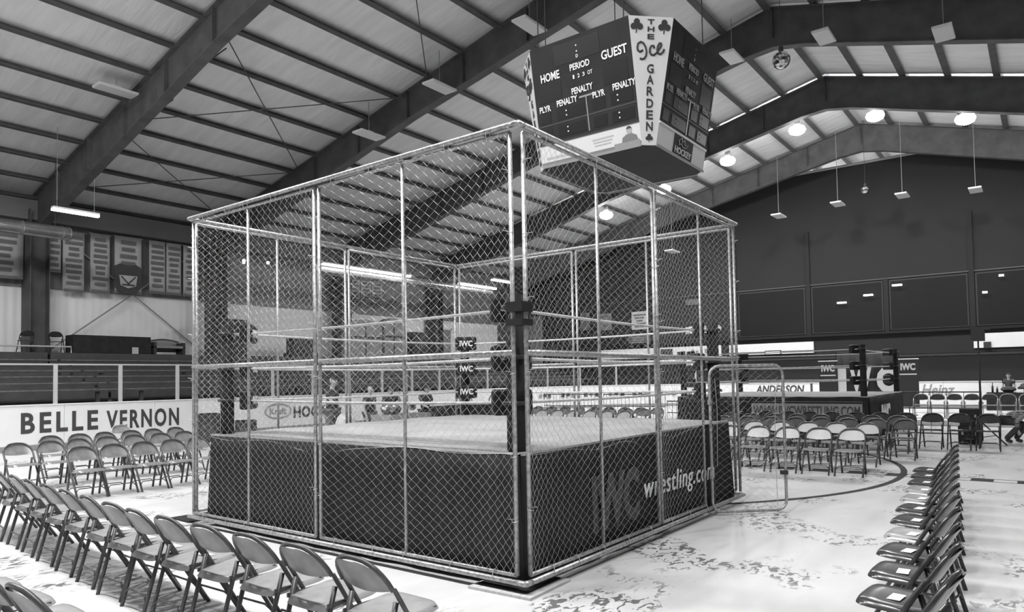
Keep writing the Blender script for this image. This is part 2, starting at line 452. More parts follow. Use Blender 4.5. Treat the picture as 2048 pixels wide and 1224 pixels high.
for i, (y, z) in enumerate(((5.3, 5.5), (4.0, 5.8), (2.64, 6.2), (-1.78, 6.25), (-1.1, 5.5))):
    t = thing('wall_lamp', ['small lit lamp low in the dark end windows', 'small lit oval lamp in the middle dark end window', 'small lit lamp under the head trim of the end windows',
        'small lit square lamp high at the right end window', 'small dim lamp lowest in the right end window'][i], 'lamp', (EX-.3, y, z), 0, 'small lamps at the end windows')
    MB().tube([(0, 0, .02), (.3, 0, .05)], .012, 5).build('bracket', M_CURT, t)
    MB().box(-.09, -.22 if i < 3 else -.1, -.05, .09, .22 if i < 3 else .1, .03).build('shade', M_SMALLLIT, t)

for i, (x, y, z, h) in enumerate(((12.75, 24.5, 7.06, .2), (13.95, 24.5, 7.15, .12))):
    t = thing('pendant_lamp', ['small lit lamp hanging behind the left cage post, left of a pair', 'small lit lamp hanging behind the left cage post, right of a pair'][i], 'lamp', (x, y, z), 0, 'small pendant lamps')
    MB().lathe([(0, -h/2), (.05, -h/2), (.07, 0), (.05, h/2), (0, h/2)], 10).build('bulb', M_SMALLLIT, t, True)
    MB().tube([(0, 0, h/2-.01), (0, 0, zr(y)+.2-z)], .006, 5).build('cord', M_CURT, t)

def mirror_ball(x, y, z, r, label):
    t = thing('mirror_ball', label, 'mirror ball', (x, y, z), 0, 'mirror balls under the ridge')
    m = MB(); n, k = 18, 10
    for i in range(k):
        a0, a1 = math.pi*i/k, math.pi*(i+1)/k
        for j in range(n):
            b0, b1 = 2*math.pi*j/n, 2*math.pi*(j+1)/n
            g = .04
            a0g, a1g, b0g, b1g = a0+g*(a1-a0), a1-g*(a1-a0), b0+g*(b1-b0), b1-g*(b1-b0)
            P = lambda a, b: (r*math.sin(a)*math.cos(b), r*math.sin(a)*math.sin(b), r*math.cos(a))
            m.quad(P(a0g, b0g), P(a1g, b0g), P(a1g, b1g), P(a0g, b1g))
    o = m.build('mirror_tiles', M_MIRROR, t, kind='stuff')
    MB().lathe([(.001, -r*.98)]+[(r*.98*math.sin(math.pi*i/12), -r*.98*math.cos(math.pi*i/12)) for i in range(1, 12)]+[(.001, r*.98)], 18).build('core', M_CURT, t, True)
    MB().lathe([(.06, r), (.06, r+.12), (.001, r+.12)], 10).build('motor', M_CURT, t)
    MB().tube([(0, 0, r+.1), (0, 0, zr(y)-z)], .008, 5).build('cable', M_CURT, t)
mirror_ball(13.5, 1.69, 9.62, .22, 'mirror ball hanging below the big beam right of the scoreboard')
mirror_ball(33.5, 3.48, 10.73, .21, 'small mirror ball hanging before the dark end wall')

# ================================================================== CAGE
LX, LY = 4.98, 5.12
cage = thing('steel_cage', 'tall square chain-link cage of galvanised pipe around the wrestling ring', 'cage')
def chain_link(d0, d, w, z0, z1, nrm, parent, warp=0., seed=1, p=.056, r=.0015, dz=.043):
    """woven wire: zigzag strands side by side between pipes"""
    d0, d, nrm = Vector(d0), Vector(d), Vector(nrm); rnd = random.Random(seed)
    n = int(w/p); m = MB(); nz = int((z1-z0)/dz)
    ph = rnd.random()*6
    for i in range(n+1):
        col = []
        for j in range(nz+1):
            z = z0 + (z1-z0)*j/nz
            s = i*p + p*.5*(-1)**(i+j)
            t = min(1, max(0, s/w)); e = math.sin(math.pi*t)
            t2 = t + warp*(t*t-t) + e*(.012*math.sin(z*2.1+ph) + .006*math.sin(z*5.3+t*9+ph))
            zz = z + e*.02*math.sin(t*7+ph) + e*.02*math.sin(z*3+t*4)
            col.append(d0 + d*(t2*w) + nrm*(.004*(-1)**j + e*.012*math.sin(t*5+z*1.7+ph)) + Vector((0, 0, min(z1, max(z0, zz)))))
        m.tube(col, r, 3, caps=False)
    o = m.build('chain_link', M_WIRE, parent, kind='stuff'); return o
def pipe(name, a, b, r, parent, n=8): return MB().tube([a, b], r, n).build(name, M_GALV, parent, True)
def tie(p, ax, parent, r=.03):
    """loop of tie wire around two pipes, ax: the pipes' direction"""
    ax = Vector(ax); o = ax.orthogonal() if abs(ax.z) > .9 else ax.cross(Vector((0,0,1))); o.normalize(); u = ax.cross(o)
    pts = [Vector(p) + o*(r*math.cos(q)) + u*(1.7*r*math.sin(q)) for q in [2*math.pi*k/10 for k in range(10)]]
    MB().tube(pts, .004, 4, closed=True).build('wire_tie', M_WIRE, parent)
ZT, ZM, ZB = 3.747, 1.94, .15
sides = {   # name: origin, direction, outward normal, post positions
 'a': ((0,0,0), (0,1,0), (-1,0,0), (.08, 1.34, 2.57, 2.65, 3.86, 5.06)),
 'b': ((0,0,0), (1,0,0), (0,-1,0), (.07, 1.24, 2.43, 2.50, 3.70, 4.92)),
 'c': ((0,LY,0), (1,0,0), (0,1,0), (.07, 1.24, 2.43, 2.50, 3.70, 4.92)),
 'd': ((LX,0,0), (0,1,0), (1,0,0), (.08, 1.34, 2.57, 2.65, 3.86, 5.06)),
}
for key, (o, d, nr, ps) in sides.items():
    o, d, nr = Vector(o), Vector(d), Vector(nr)
    at = lambda s, z, k=0: o + d*s + nr*k + Vector((0, 0, z))
    L = LY if key in 'ad' else LX
    pipe('top_rail', at(-.02, 3.80, .02), at(L+.02, 3.80, .02), .024, cage, 10)
    pipe('base_rail', at(-.02, .10, .02), at(L+.02, .10, .02), .024, cage, 10)
    for h, (a, mid, b) in enumerate(((ps[0], ps[1], ps[2]), (ps[3], ps[4], ps[5]))):
        gap = (key == 'b' and h == 1)           # this panel holds the doorway
        pn = empty('fence_panel', (0,0,0), 0, cage)
        pipe('post', at(a, ZB), at(a, ZT), .019, pn); pipe('post', at(b, ZB), at(b, ZT), .019, pn)
        pipe('brace', at(mid, ZB), at(mid, ZT), .016, pn)
        pipe('rail', at(a, ZT), at(b, ZT), .018, pn)
        pipe('rail', at(a, ZM, .005), at(b, ZM, .005), .026, pn)
        pipe('rail', at(a, ZB), at(mid if gap else b, ZB), .018, pn)
        wv = {'a': .4, 'b': .5, 'c': .1, 'd': .1}[key]
        sd = ord(key)*2+h
        if gap:
            chain_link(at(a, 0, .028), d, b-a, ZM, ZT, nr, pn, wv, sd)
            chain_link(at(a, 0, .028), d, mid-a, ZB, ZM, nr, pn, wv, sd+50)
        else:
            chain_link(at(a, 0, .028), d, b-a, ZB, ZT, nr, pn, wv if h == (0 if key == 'a' else 0) else .3, sd)
        if key in 'ab':
            for k in range(5):
                s = a + (b-a)*(k+.5+.3*(random.random()-.5))/5
                tie(at(s, 3.774, .012), d, pn)
                if not (gap and s > mid): tie(at(s, .125, .012), d, pn)
            for k in range(6):
                z = .5 + k*.58 + .2*random.random()
                for s in (a, b):
                    q = at(s, z, .01)
                    pts = [q + d*(.024*math.cos(t)) + nr*(.024*math.sin(t)) + Vector((0,0,.004*t)) for t in [math.pi*i/4 for i in range(8)]]
                    pts.append(q + d*.045 + nr*.04 + Vector((0,0,.03)))
                    MB().tube(pts, .003, 4).build('wire_tie', M_WIRE, pn)
# rounded elbow of the near top corner
MB().tube([(-.02, .06, 3.8), (-.02, .0, 3.8), (-.005, -.015, 3.8), (.06, -.02, 3.8)], .026, 8).build('corner_elbow', M_GALV, cage, True)
MB().tube([(-.02, .06, .1), (-.02, 0, .1), (0, -.02, .1), (.06, -.02, .1)], .026, 8).build('corner_elbow', M_GALV, cage, True)
for z0_, z1_ in ((2.16, 2.21), (2.27, 2.35)):
    MB().box(-.04, -.04, z0_, .115, .125, z1_).build('padded_strap', M_BLACK, cage)
# gate leaf standing open
gt = empty('gate', (3.86, -.03, 0), math.atan2(-.68, .64), cage)
W, zl, zh, rc = .95, .045, 1.84, .12
loop = []
for cx_, cz_, q0 in ((W-rc, zl+rc, -90), (W-rc, zh-rc, 0), (rc, zh-rc, 90), (rc, zl+rc, 180)):
    for k in range(5):
        q = R(q0 + 22.5*k); loop.append((cx_+rc*math.cos(q), 0, cz_+rc*math.sin(q)))
MB().tube(loop, .019, 8, closed=True).build('gate_frame', M_GALV, gt, True)
chain_link((.03, .02, 0), (1,0,0), W-.06, zl+.02, zh-.02, (0,1,0), gt, 0, 99)
MB().tube([(W-.11, .01, zl+.05), (W-.12, .02, .8), (W-.1, .01, 1.5), (W-.04, 0, zh-.2)], .004, 4).build('loose_wire', M_WIRE, gt)
MB().tube([(.07, .01, zh-.15), (.1, .03, 1.3), (.08, .02, .6)], .004, 4).build('loose_wire', M_WIRE, gt)
for z in (.5, 1.4):
    MB().lathe([(.026, -.03), (.03, -.03), (.03, .03), (.026, .03)], 10, Matrix.Translation((0, 0, z))).build('hinge', M_GALV, gt)
MB().box(W-.06, -.03, .48, W+.02, .03, .53).build('latch', M_CURT, gt)

# ================================================================== WRESTLING RINGS
def make_ring(name, label, ox, oy, S, big):
    t = thing(name, label, 'wrestling ring', (ox, oy, 0))
    H = 1.11
    a, b = .0, S
    def hem(s, k):      # wavy lower hem of the canvas, one phase per side
        if k == 0: return .02 + .15*math.exp(-((s-2.55)/.55)**2) + .05*math.exp(-((s-1.2)/.5)**2) + .01*math.sin(s*6)
        if k == 3: return .02 + .12*math.exp(-((S-s-2.65)/.5)**2) + .04*math.exp(-((S-s-4.1)/.6)**2) + .012*math.sin(s*5)
        return .06 + .03*math.sin(s*2.3+k*1.7)
    n = 24
    top = MB()
    top.grid(lambda u, v: (S*u, S*v, H + .03*math.sin(u*math.pi)*math.sin(v*math.pi) + .006*math.sin(u*23)*math.sin(v*17)), n, n)
    for k in range(4):
        def side(u, v, k=k):
            h = hem(u*S, k)
            x, y = ((S*u, -.012*v), (S+.012*v, S*u), (S-S*u, S+.012*v), (-.012*v, S-S*u))[k]
            return (x, y, H - h*v)
        top.grid(side, 48, 2)
    top.build('canvas', M_CANVAS, t, True)
    aps = []
    for k in range(4):
        def ap(u, v, k=k):
            wv = (.018*math.sin(u*38+k)+.012*math.sin(u*61))*v
            fl = .03*v
            out = .004 + fl + wv*.6
            s = u*S; e = .04*v*(2*u-1) if big else 0
            if big and k == 0: e += .05*v*u**8
            if big and k == 1: out += .03*v*(1-u)**6
            x, y = ((s+e, -out), (S+out, s+e), (S-s-e, S+out), (-out, S-s-e))[k]
            return (x, y, (H-.02)*(1-v) + .037*v)
        aps.append(solidify(MB().grid(ap, 60, 6).build('apron', M_BLACK, t, True), .006))
    c = .13
    corners = [(c, c), (S-c, c), (S-c, S-c), (c, S-c)]
    for k, (x, y) in enumerate(corners):
        MB().tube([(x, y, .037), (x, y, 2.45)], [.085, .075], 12).build('corner_post', M_BLACK, t, True)
    zs = (1.52, 1.91, 2.34)
    q = .34
    for z in zs:
        for k in range(4):
            x0, y0 = corners[k]; x1, y1 = corners[(k+1) % 4]
            dx, dy = (x1-x0), (y1-y0); l = math.hypot(dx, dy); dx, dy = dx/l, dy/l
            nx, ny = -dy, dx
            pts = [(x0, y0, z)] + [(x0+dx*l*u+nx*.12, y0+dy*l*u+ny*.12, z-.02*math.sin(math.pi*u)) for u in (.07, .3, .5, .7, .93)] + [(x1, y1, z)]
            MB().tube(pts, .014, 6).build('rope', mat('ring_rope', .6, .6, 0, .2, 12), t, True)
        for k, (x, y) in enumerate(corners):
            ang = R(45+90*k)
            m = Matrix.Translation((x+.27*math.cos(ang), y+.27*math.sin(ang), z)) @ Matrix.Rotation(ang, 4, 'Z')
            pd = MB().box(-.09, -.18, -.115, .06, .18, .115, m).build('turnbuckle_pad', M_BLACKG, t); bevel(pd, .03, 3)
            if big:
                u = m.to_3x3() @ Vector((0, 1, 0)); nn = m.to_3x3() @ Vector((1, 0, 0))
                lettering('IWC', m.translation + nn*.063, u, (0, 0, 1), .22, .1, M_LETTER, pd, bold=.03)
            # buckle straps round the post
            MB().tube([(x+.1*math.cos(R(p)), y+.1*math.sin(R(p)), z) for p in range(0, 360, 45)], .02, 5, closed=True).build('buckle_strap', M_CURT, t)
    return t, aps
rg, aps = make_ring('wrestling_ring', 'wrestling ring with pale canvas and black aprons standing inside the cage', .13, .13, 4.74, True)
# lettering of the near right apron and its faded print
lettering('wrestling.com', (3.11, -.045, .50), (1, 0, -.012), (0, 0, 1), 1.95, .30, M_LETTER, aps[0], bold=.0, shear=.2, spacing=1.1)
lettering('IWC', (1.55, -.04, .52), (1, 0, 0), (0, 0, 1), .95, .55, mat('faded_print', .075, .8), aps[0], bold=.05)
r2, aps2 = make_ring('wrestling_ring', 'second wrestling ring standing beyond the rows of folding chairs', 15.3, .3, 5.2, False)
lettering('IWC', (2.0, -.06, .55), (1, 0, 0), (0, 0, 1), 1.3, .6, M_LETTER, aps2[0], bold=.04)

# boards and mats under the cage corners
def plate(x, y, label, label2, rz=0, s=.62):
    b = MB().box(-s/2, -s/2, 0, s/2, s/2, .022).build('plywood_board', M_WOOD); b.location = (x, y, 0); b.rotation_euler.z = rz
    tag(b, label, 'board', 'boards under the cage corners')
    m = MB().box(-.25, -.25, 0, .25, .25, .012).build('rubber_pad', M_BLACK); m.location = (x+.02, y+.02, .0225); m.rotation_euler.z = rz
    tag(m, label2, 'pad', 'rubber pads under the cage corners')
    return b
plate(.22, .22, 'plywood board flat on the floor under the near cage corner', 'black rubber pad on plywood under the near cage corner', R(2))
plate(.2, 5.33, 'plywood board on the floor under the left cage corner', 'black rubber pad on plywood under the left cage corner', R(-3))

# ================================================================== SCOREBOARD
sb = thing('hanging_scoreboard', 'four-sided hanging arena scoreboard with white tapered corner panels above the cage', 'scoreboard', (8.75, 3.71, 6.10))
TT, BB, HW, HH = 1.75, 1.33, 1.13, 2.32
NR = [Vector((-1,0,0)), Vector((0,-1,0)), Vector((1,0,0)), Vector((0,1,0))]
UP = Vector((0, 0, 1))
def SF(k, u, v, out=0.):
    n = NR[k]; r = UP.cross(n); off = BB+(TT-BB)*v
    tilt = Vector((n.x*HH, n.y*HH, -(TT-BB))).normalized()
    return n*off + r*(u*HW) + Vector((0, 0, v*HH)) + tilt*out
def face_vec(k):
    n = NR[k]; r = UP.cross(n); return r, Vector((n.x*(TT-BB), n.y*(TT-BB), HH))
def CF(k, u, v, out=0.):
    """corner panel between face k and k+1, u from -1 (left) to 1"""
    a = SF(k, 1, v); b = SF((k+1) % 4, -1, v)
    c = (a+b)/2; d = (b-a)/2
    n = (NR[k]+NR[(k+1) % 4]).normalized()
    return c + d*u + n*out
def face_rect(k, u0, u1, v0, v1, out, m, name, parent, th=.012):
    b = MB()
    A = [SF(k, u0, v0, out), SF(k, u1, v0, out), SF(k, u1, v1, out), SF(k, u0, v1, out)]
    B = [SF(k, u0, v0, out-th), SF(k, u1, v0, out-th), SF(k, u1, v1, out-th), SF(k, u0, v1, out-th)]
    P = [tuple(x) for x in B+A]; b.v = P
    b.f = [(3,2,1,0),(4,5,6,7),(0,1,5,4),(1,2,6,5),(2,3,7,6),(3,0,4,7)]
    return b.build(name, m, parent)
body = MB()
loop_t = []; loop_b = []
for k in range(4):
    for u in (-1, 1): loop_t.append(SF(k, u, 1, -.06)); loop_b.append(SF(k, u, 0, -.06))
n = len(loop_t); body.v = [tuple(p) for p in loop_b+loop_t]
body.f = [tuple(reversed(range(n))), tuple(range(n, 2*n))] + [(i, (i+1) % n, n+(i+1) % n, n+i) for i in range(n)]
body.build('cabinet', M_BOARD, sb)
SHAM = []
def shamrock(o, right, up, s, m, parent):
    b = MB(); mt = frame_matrix(o, right, up)
    for cx_, cy_ in ((0, .3), (-.28, -.08), (.28, -.08)):
        b.prism([(s*(cx_+.27*math.cos(R(a))), s*(cy_+.27*math.sin(R(a)))) for a in range(0, 360, 30)], .004, mt)
    b.prism([(-.12*s, -.05*s), (.12*s, -.05*s), (.1*s, .1*s), (-.1*s, .1*s)], .0042, mt)
    b.prism([(-.1*s, -.62*s), (0, -.62*s), (.06*s, 0), (-.02*s, 0)], .004, mt)
    return b.build('shamrock', m, parent)
for k in range(4):
    near = k in (0, 1)
    fp = face_rect(k, -1, 1, .19, 1, .0, M_BOARD, 'score_face', sb)
    r, up = face_vec(k)
    ad = face_rect(k, -1, 1, 0, .185, .0, mat('ad_white', .72, .5), 'advert_panel', sb)
    face_rect(k, -1, 1, -.01, .012, .02, M_TRIM, 'bottom_edge', sb)
    if k == 2 or k == 3: continue
    for (u0, u1, v0, v1) in ((-.5, .42, .80, .965), (-.88, -.42, .53, .68), (.42, .9, .53, .70), (-.92, -.7, .36, .45), (-.58, .0, .36, .45), (.15, .42, .36, .46), (.52, .94, .36, .46),
                             (-.92, -.7, .22, .31), (-.58, .0, .22, .31), (.15, .42, .22, .31), (.52, .94, .22, .31)):
        face_rect(k, u0, u1, v0, v1, .006, M_BOARD2, 'digit_window', fp, .006)
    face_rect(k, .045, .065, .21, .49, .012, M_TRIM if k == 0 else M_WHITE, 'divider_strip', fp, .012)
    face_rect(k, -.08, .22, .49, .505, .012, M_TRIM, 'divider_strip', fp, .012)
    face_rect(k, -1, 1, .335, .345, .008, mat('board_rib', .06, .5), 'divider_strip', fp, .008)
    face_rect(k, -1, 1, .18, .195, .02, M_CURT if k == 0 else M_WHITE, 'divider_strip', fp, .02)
    lm = M_LETTER if k == 0 else mat('mid_grey_lettering', .33, .5)  # second face carries greyer lettering than the first
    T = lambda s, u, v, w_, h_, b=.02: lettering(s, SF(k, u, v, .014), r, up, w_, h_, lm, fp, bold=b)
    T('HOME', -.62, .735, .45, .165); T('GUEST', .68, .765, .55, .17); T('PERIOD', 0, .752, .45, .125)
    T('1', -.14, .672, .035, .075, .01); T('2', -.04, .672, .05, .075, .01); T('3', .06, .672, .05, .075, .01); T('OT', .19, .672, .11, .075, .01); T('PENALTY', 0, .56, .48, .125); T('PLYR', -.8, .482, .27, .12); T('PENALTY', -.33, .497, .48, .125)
    T('PLYR', .31, .482, .27, .12); T('PENALTY', .80, .497, .48, .125)
    dots = MB()
    for (u, v) in ((-.03, .915), (-.03, .868), (-.37, .425), (-.37, .388), (-.37, .29), (-.37, .252), (.66, .43), (.66, .388), (.66, .29), (.66, .25)):
        mt = frame_matrix(SF(k, u, v, .012), r, up)
        MB().prism([(.016*math.cos(R(a)), .016*math.sin(R(a))) for a in range(0, 360, 45)], .004, mt).build('colon_dot', lm, fp)
    T('D', -.03, .83, .05, .06, .02)
    if k == 0:
        face_rect(k, -1, 1, .012, .035, .006, mat('ad_strip_grey', .22, .5), 'advert_strip', ad, .006)
        face_rect(k, .5, .98, .012, .05, .007, mat('ad_strip_grey2', .3, .5), 'advert_strip', ad, .006)
        for i, v in enumerate((.125, .1, .075)):
            face_rect(k, .08+.02*i, .5-.03*i, v-.006, v+.006, .006, mat('ad_print', .5, .6), 'print_line', ad, .005)
        face_rect(k, -.9, -.3, .055, .075, .006, mat('ad_print', .5, .6), 'print_line', ad, .005)
        mt = frame_matrix(SF(k, .8, .085, .008), r, up)
        b = MB().prism([(.055*math.cos(R(a)), .19*0+.115+.07*math.sin(R(a))) for a in range(0, 360, 30)], .003, mt)
        b.build('portrait_head', mat('portrait_grey', .42, .6), ad)
        MB().prism([(-.17, -.08), (.17, -.08), (.15, .0), (.06, .05), (-.06, .05), (-.15, .0)], .003, mt).build('portrait_shoulders', mat('portrait_dark', .2, .6), ad)
        MB().prism([(.058*math.cos(R(a)), .135+.06*math.sin(R(a))) for a in range(10, 171, 20)], .004, mt).build('portrait_hair', M_INK, ad)
    else:
        dk = face_rect(k, -.38, .42, .02, .175, .008, M_BOARD, 'sign_panel', ad, .006)
        lettering('HOCKEY', SF(k, .02, .055, .016), r, up, .78, .13, mat('sign_lettering', .55, .5), dk, bold=.03)
        o0 = SF(k, .02, .125, .016); rr_, uu_ = r.normalized(), up.normalized()
        pts = [o0 + rr_*a + uu_*c for a, c in ((-.2, -.05), (-.24, .03), (-.12, .1), (-.08, .02), (0, .09), (.04, 0), (.2, .02), (.1, -.05), (-.05, -.06), (-.12, -.01))]
        MB().tube(pts, .008, 5, closed=True).build('bird_outline', mat('sign_lettering', .55, .5), dk)
for k in range(4):
    c = MB()
    A = [CF(k, -1, 0, .0), CF(k, 1, 0, .0), CF(k, 1, 1, .0), CF(k, -1, 1, .0)]
    B = [CF(k, -1, 0, -.03), CF(k, 1, 0, -.03), CF(k, 1, 1, -.03), CF(k, -1, 1, -.03)]
    c.v = [tuple(p) for p in B+A]; c.f = [(3,2,1,0),(4,5,6,7),(0,1,5,4),(1,2,6,5),(2,3,7,6),(3,0,4,7)]
    cp = c.build('corner_panel', M_WHITE, sb)
    if k not in (0, 3): continue
    r = (CF(k, 1, 1)-CF(k, -1, 1)); up = CF(k, 0, 1)-CF(k, 0, 0)
    for ch, v, h in (('T', .957, .088), ('H', .90, .088), ('E', .843, .092), ('G', .595, .165), ('A', .51, .165), ('R', .42, .165), ('D', .325, .165), ('E', .235, .165), ('N', .145, .165)):
        lettering(ch, CF(k, 0, v, .012), r, up, .13, h, M_INK, cp, bold=.02)
    ru, uu = r.normalized(), up.normalized(); c0 = CF(k, 0, .735, .012)
    for st_ in (((345,590),(300,615),(266,590),(262,540),(272,500),(310,476),(350,492),(385,545),(400,610),(392,665),(365,705),(330,714),(302,700)),
                ((515,555),(500,520),(470,522),(450,560),(447,610),(470,648),(510,650),(545,620),(570,585),(600,540),(618,505),(610,482),(588,482),(565,520),(556,580),(572,625),(605,635),(640,605),(660,565))):
        MB().tube([c0 + ru*((a-460)*.00131) + uu*(-(b-590)*.00131) for a, b in st_], .019, 6).build('script_lettering', M_INK, cp, True)
    shamrock(CF(k, -.66, .925, .01), r, up, .22, M_INK, cp); shamrock(CF(k, .62, .925, .01), r, up, .22, M_INK, cp)
    shamrock(CF(k, 0, .055, .01), r, up, .13, M_INK, cp)
for (x, y) in ((-1.5, .9), (-1.5, -.9), (.9, -1.5), (-.9, 1.5), (1.5, .9)):
    MB().tube([(x, y, HH), (x, y, zr(3.71+y)-6.0)], .012, 5).build('cable', M_CURT, sb)

# ================================================================== FOLDING CHAIRS
def chair_parts(tagn, c_frame, c_panel, c_seat, gloss):
    mf = mat('chair_frame_'+tagn, c_frame, gloss, .15, .3, 14)
    mp = mat('chair_back_'+tagn, c_panel, gloss*.8, .1, .22 if c_panel < .5 else .04, 9)
    ms = mat('chair_seat_'+tagn, c_seat, gloss, .1, .2, 7)
    P = []
    # back frame: one bent tube, front feet up to the top of the back
    w, ft, bt, zt = .215, .235, -.235, .765
    def line(z): return ft + (bt-ft)*z/zt
    side = [(line(z), -w, z) for z in (0.0, .2, .45, .6)]
    arc = []
    rc = .165
    for k in range(7):
        q = R(180-90*k/6)
        arc.append((line(zt-rc+rc*math.sin(q)) - .012, -w+rc+rc*math.cos(q), zt-rc+rc*math.sin(q)))
    pts = side + arc + [(line(zt)-.018, 0, zt+.004)]
    pts = pts + [(x, -y, z) for x, y, z in reversed(pts[:-1])]
    P.append(('back_frame', MB().tube(pts, .015, 6).mesh('back_frame', mf, True)))
    # backrest: dished sheet inside the bow
    def bk(u, v):
        y = (2*u-1)*(w-.008)
        zlo = .592 - .022*(1-(2*u-1)**2)
        e = abs(2*u-1); zhi = zt - .012
        lim = w-rc
        if abs(y) > lim: zhi = zt-rc+math.sqrt(max(0, rc*rc-(abs(y)-lim)**2)) - .008
        z = zlo + (zhi-zlo)*v
        return (line(z) - .012 - .035*(1-e*e), y, z)
    b = MB().grid(bk, 14, 6); me = b.mesh('backrest', mp, True); P.append(('backrest', me))
    # seat pan with turned-down rim
    def st(u, v):
        a = 2*u-1; c = 2*v-1
        m_ = max(abs(a), abs(c)); f = 1.0
        if m_ > 0:
            p_ = (abs(a)**5+abs(c)**5)**(1/5); f = m_/p_ if p_ > 0 else 1
        x = .025 + .225*a*f; y = .212*c*f*(1+.05*a)
        d = .0
        if m_ > .93: d = .036
        elif m_ > .86: d = .006
        return (x, y, .435 + .012*a - .008*(1-a*a)*(1-c*c) - d)
    g = [0, .035, .075, .2, .35, .5, .65, .8, .925, .965, 1]
    sm = MB(); nn = len(g)-1
    for i in g:
        for j in g: sm.v.append(st(i, j))
    for i in range(nn):
        for j in range(nn):
            a = i*(nn+1)+j; sm.f.append((a, a+nn+1, a+nn+2, a+1))
    P.append(('seat', sm.mesh('seat', ms, True)))
    # rear legs pivot on the frame above the seat
    for s in (-1, 1):
        P.append(('rear_leg', MB().tube([(-.245, s*(w-.03), 0), (-.10, s*(w-.026), .52)], .0165, 6).mesh('rear_leg', mf, True)))
        P.append(('seat_bracket', MB().box(-.16, s*(w-.022)-.006, .405, .2, s*(w-.022)+.006, .43).mesh('seat_bracket', mf)))
    zf = .16
    P.append(('stretcher', MB().tube([(line(zf-.05), -w, zf-.05), (line(zf), -w+.05, zf), (line(zf), w-.05, zf), (line(zf-.05), w, zf-.05)], .008, 5).mesh('stretcher', mf, True)))
    P.append(('stretcher', MB().tube([(-.228, -w+.03, .09), (-.215, -w+.08, .14), (-.215, w-.08, .14), (-.228, w-.03, .09)], .008, 5).mesh('stretcher', mf, True)))
    return P
CH = {
 'bronze': chair_parts('bronze', .075, .2, .34, .36),
 'dark': chair_parts('dark', .045, .05, .055, .2),
 'darkgrey': chair_parts('darkgrey', .06, .10, .15, .3),
 'white': chair_parts('white', .075, .62, .30, .3),
 'palecap': chair_parts('palecap', .42, .09, .3, .3),
 'pale': chair_parts('pale', .4, .3, .3, .35),
 'pan': chair_parts('pan', .08, .24, .26, .3),
 'silver': chair_parts('silver', .06, .06, .42, .22),
}
def chair(kind, x, y, rz, label, group, z=0.):
    t = thing('folding_chair', label, 'chair', (x, y, z+(.014 if z > 1 else 0)), rz, group)
    first = {}
    for nm, me in CH[kind]: obj(nm, me, t)
    return t
M_SLIP = M_PAPER
slip_me = MB().box(-.035, -.065, 0, .035, .065, .002).mesh('paper_slip', M_SLIP)
def slip(x, y, rz, label, dx=.03, dy=0., turn=0.):
    o = obj('paper_slip', slip_me); c, s = math.cos(rz), math.sin(rz)
    o.location = (x + c*dx - s*dy, y + s*dx + c*dy, .4345); o.rotation_euler.z = rz + turn
    tag(o, label, 'paper', 'white paper slips on chair seats')

# row before the left face of the cage, backs to the camera
ly = [-.30, .23, .75, 1.28, 1.80, 2.29, 2.80, 3.34, 3.92, 4.5, 5.06, 5.62, 6.2, 6.8]
for i, y in enumerate(ly):
    x = -1.74 + max(0, y-2.2)*.075; rz = R(random.uniform(-3, 3) - max(0, y-3)*1.5)
    who = 'nearest' if i == 0 else ORD[i]+' nearest'
    chair('bronze', x, y, rz, 'brown-grey metal folding chair, %s in the row facing the left side of the cage' % who, 'chairs facing the left cage side')
    if 3 <= i <= 9: slip(x, y, rz, 'white paper slip on the %s chair in the row left of the cage' % who, .07, -.02)
for i, (y, rz) in enumerate(((.66, 2), (1.18, -2), (1.68, 1), (2.2, 0))):
    chair('bronze', -3.02, y, R(rz), 'brown-grey folding chair in the bottom left corner of the picture, %s from the camera' % ORD[i], 'chairs in the bottom left corner')
# block of chairs left of the cage, facing the ring
n = 0
for row, (y, xs) in enumerate(((8.55, [.17, .64, 1.12, 1.6, 2.08]), (10.45, [-.1, .38, .86, 1.34, 1.82, 2.3, 2.78]), (11.9, [.9, 1.4, 1.9, 2.4, 2.9, 3.4]))):
    for i, x in enumerate(xs):
        chair('pan', x, y+random.uniform(-.05, .05), R(-90+random.uniform(-4, 4)),
              'grey folding chair, %s row of the block left of the cage, %s from outside' % (['front', 'middle', 'back'][row], ORD[i]), 'chair block left of the cage')
chair('pale', 3.25, 14.3, R(-90), 'single pale folding chair standing before the white boards under the big dark lettering', 'chair block left of the cage')
# row at the right, facing the ring
for i in range(12):
    x = -.55 + i*.615; y = -2.63 + .087*(x-.65); rz = R(90-5+random.uniform(-2, 2))
    kd = 'silver' if i in (4, 7, 8) else 'dark'
    who = 'nearest' if i == 0 else ORD[i]+' nearest'
    chair(kd, x, y, rz, '%s folding chair, %s in the long row at the right edge' % ('pale-seated' if kd == 'silver' else 'glossy dark', who), 'long chair row at the right')
    if i > 0: slip(x, y, rz, 'white paper slip on the seat of the %s chair in the right row' % who, .06, .02, R(random.uniform(-6, 6)))
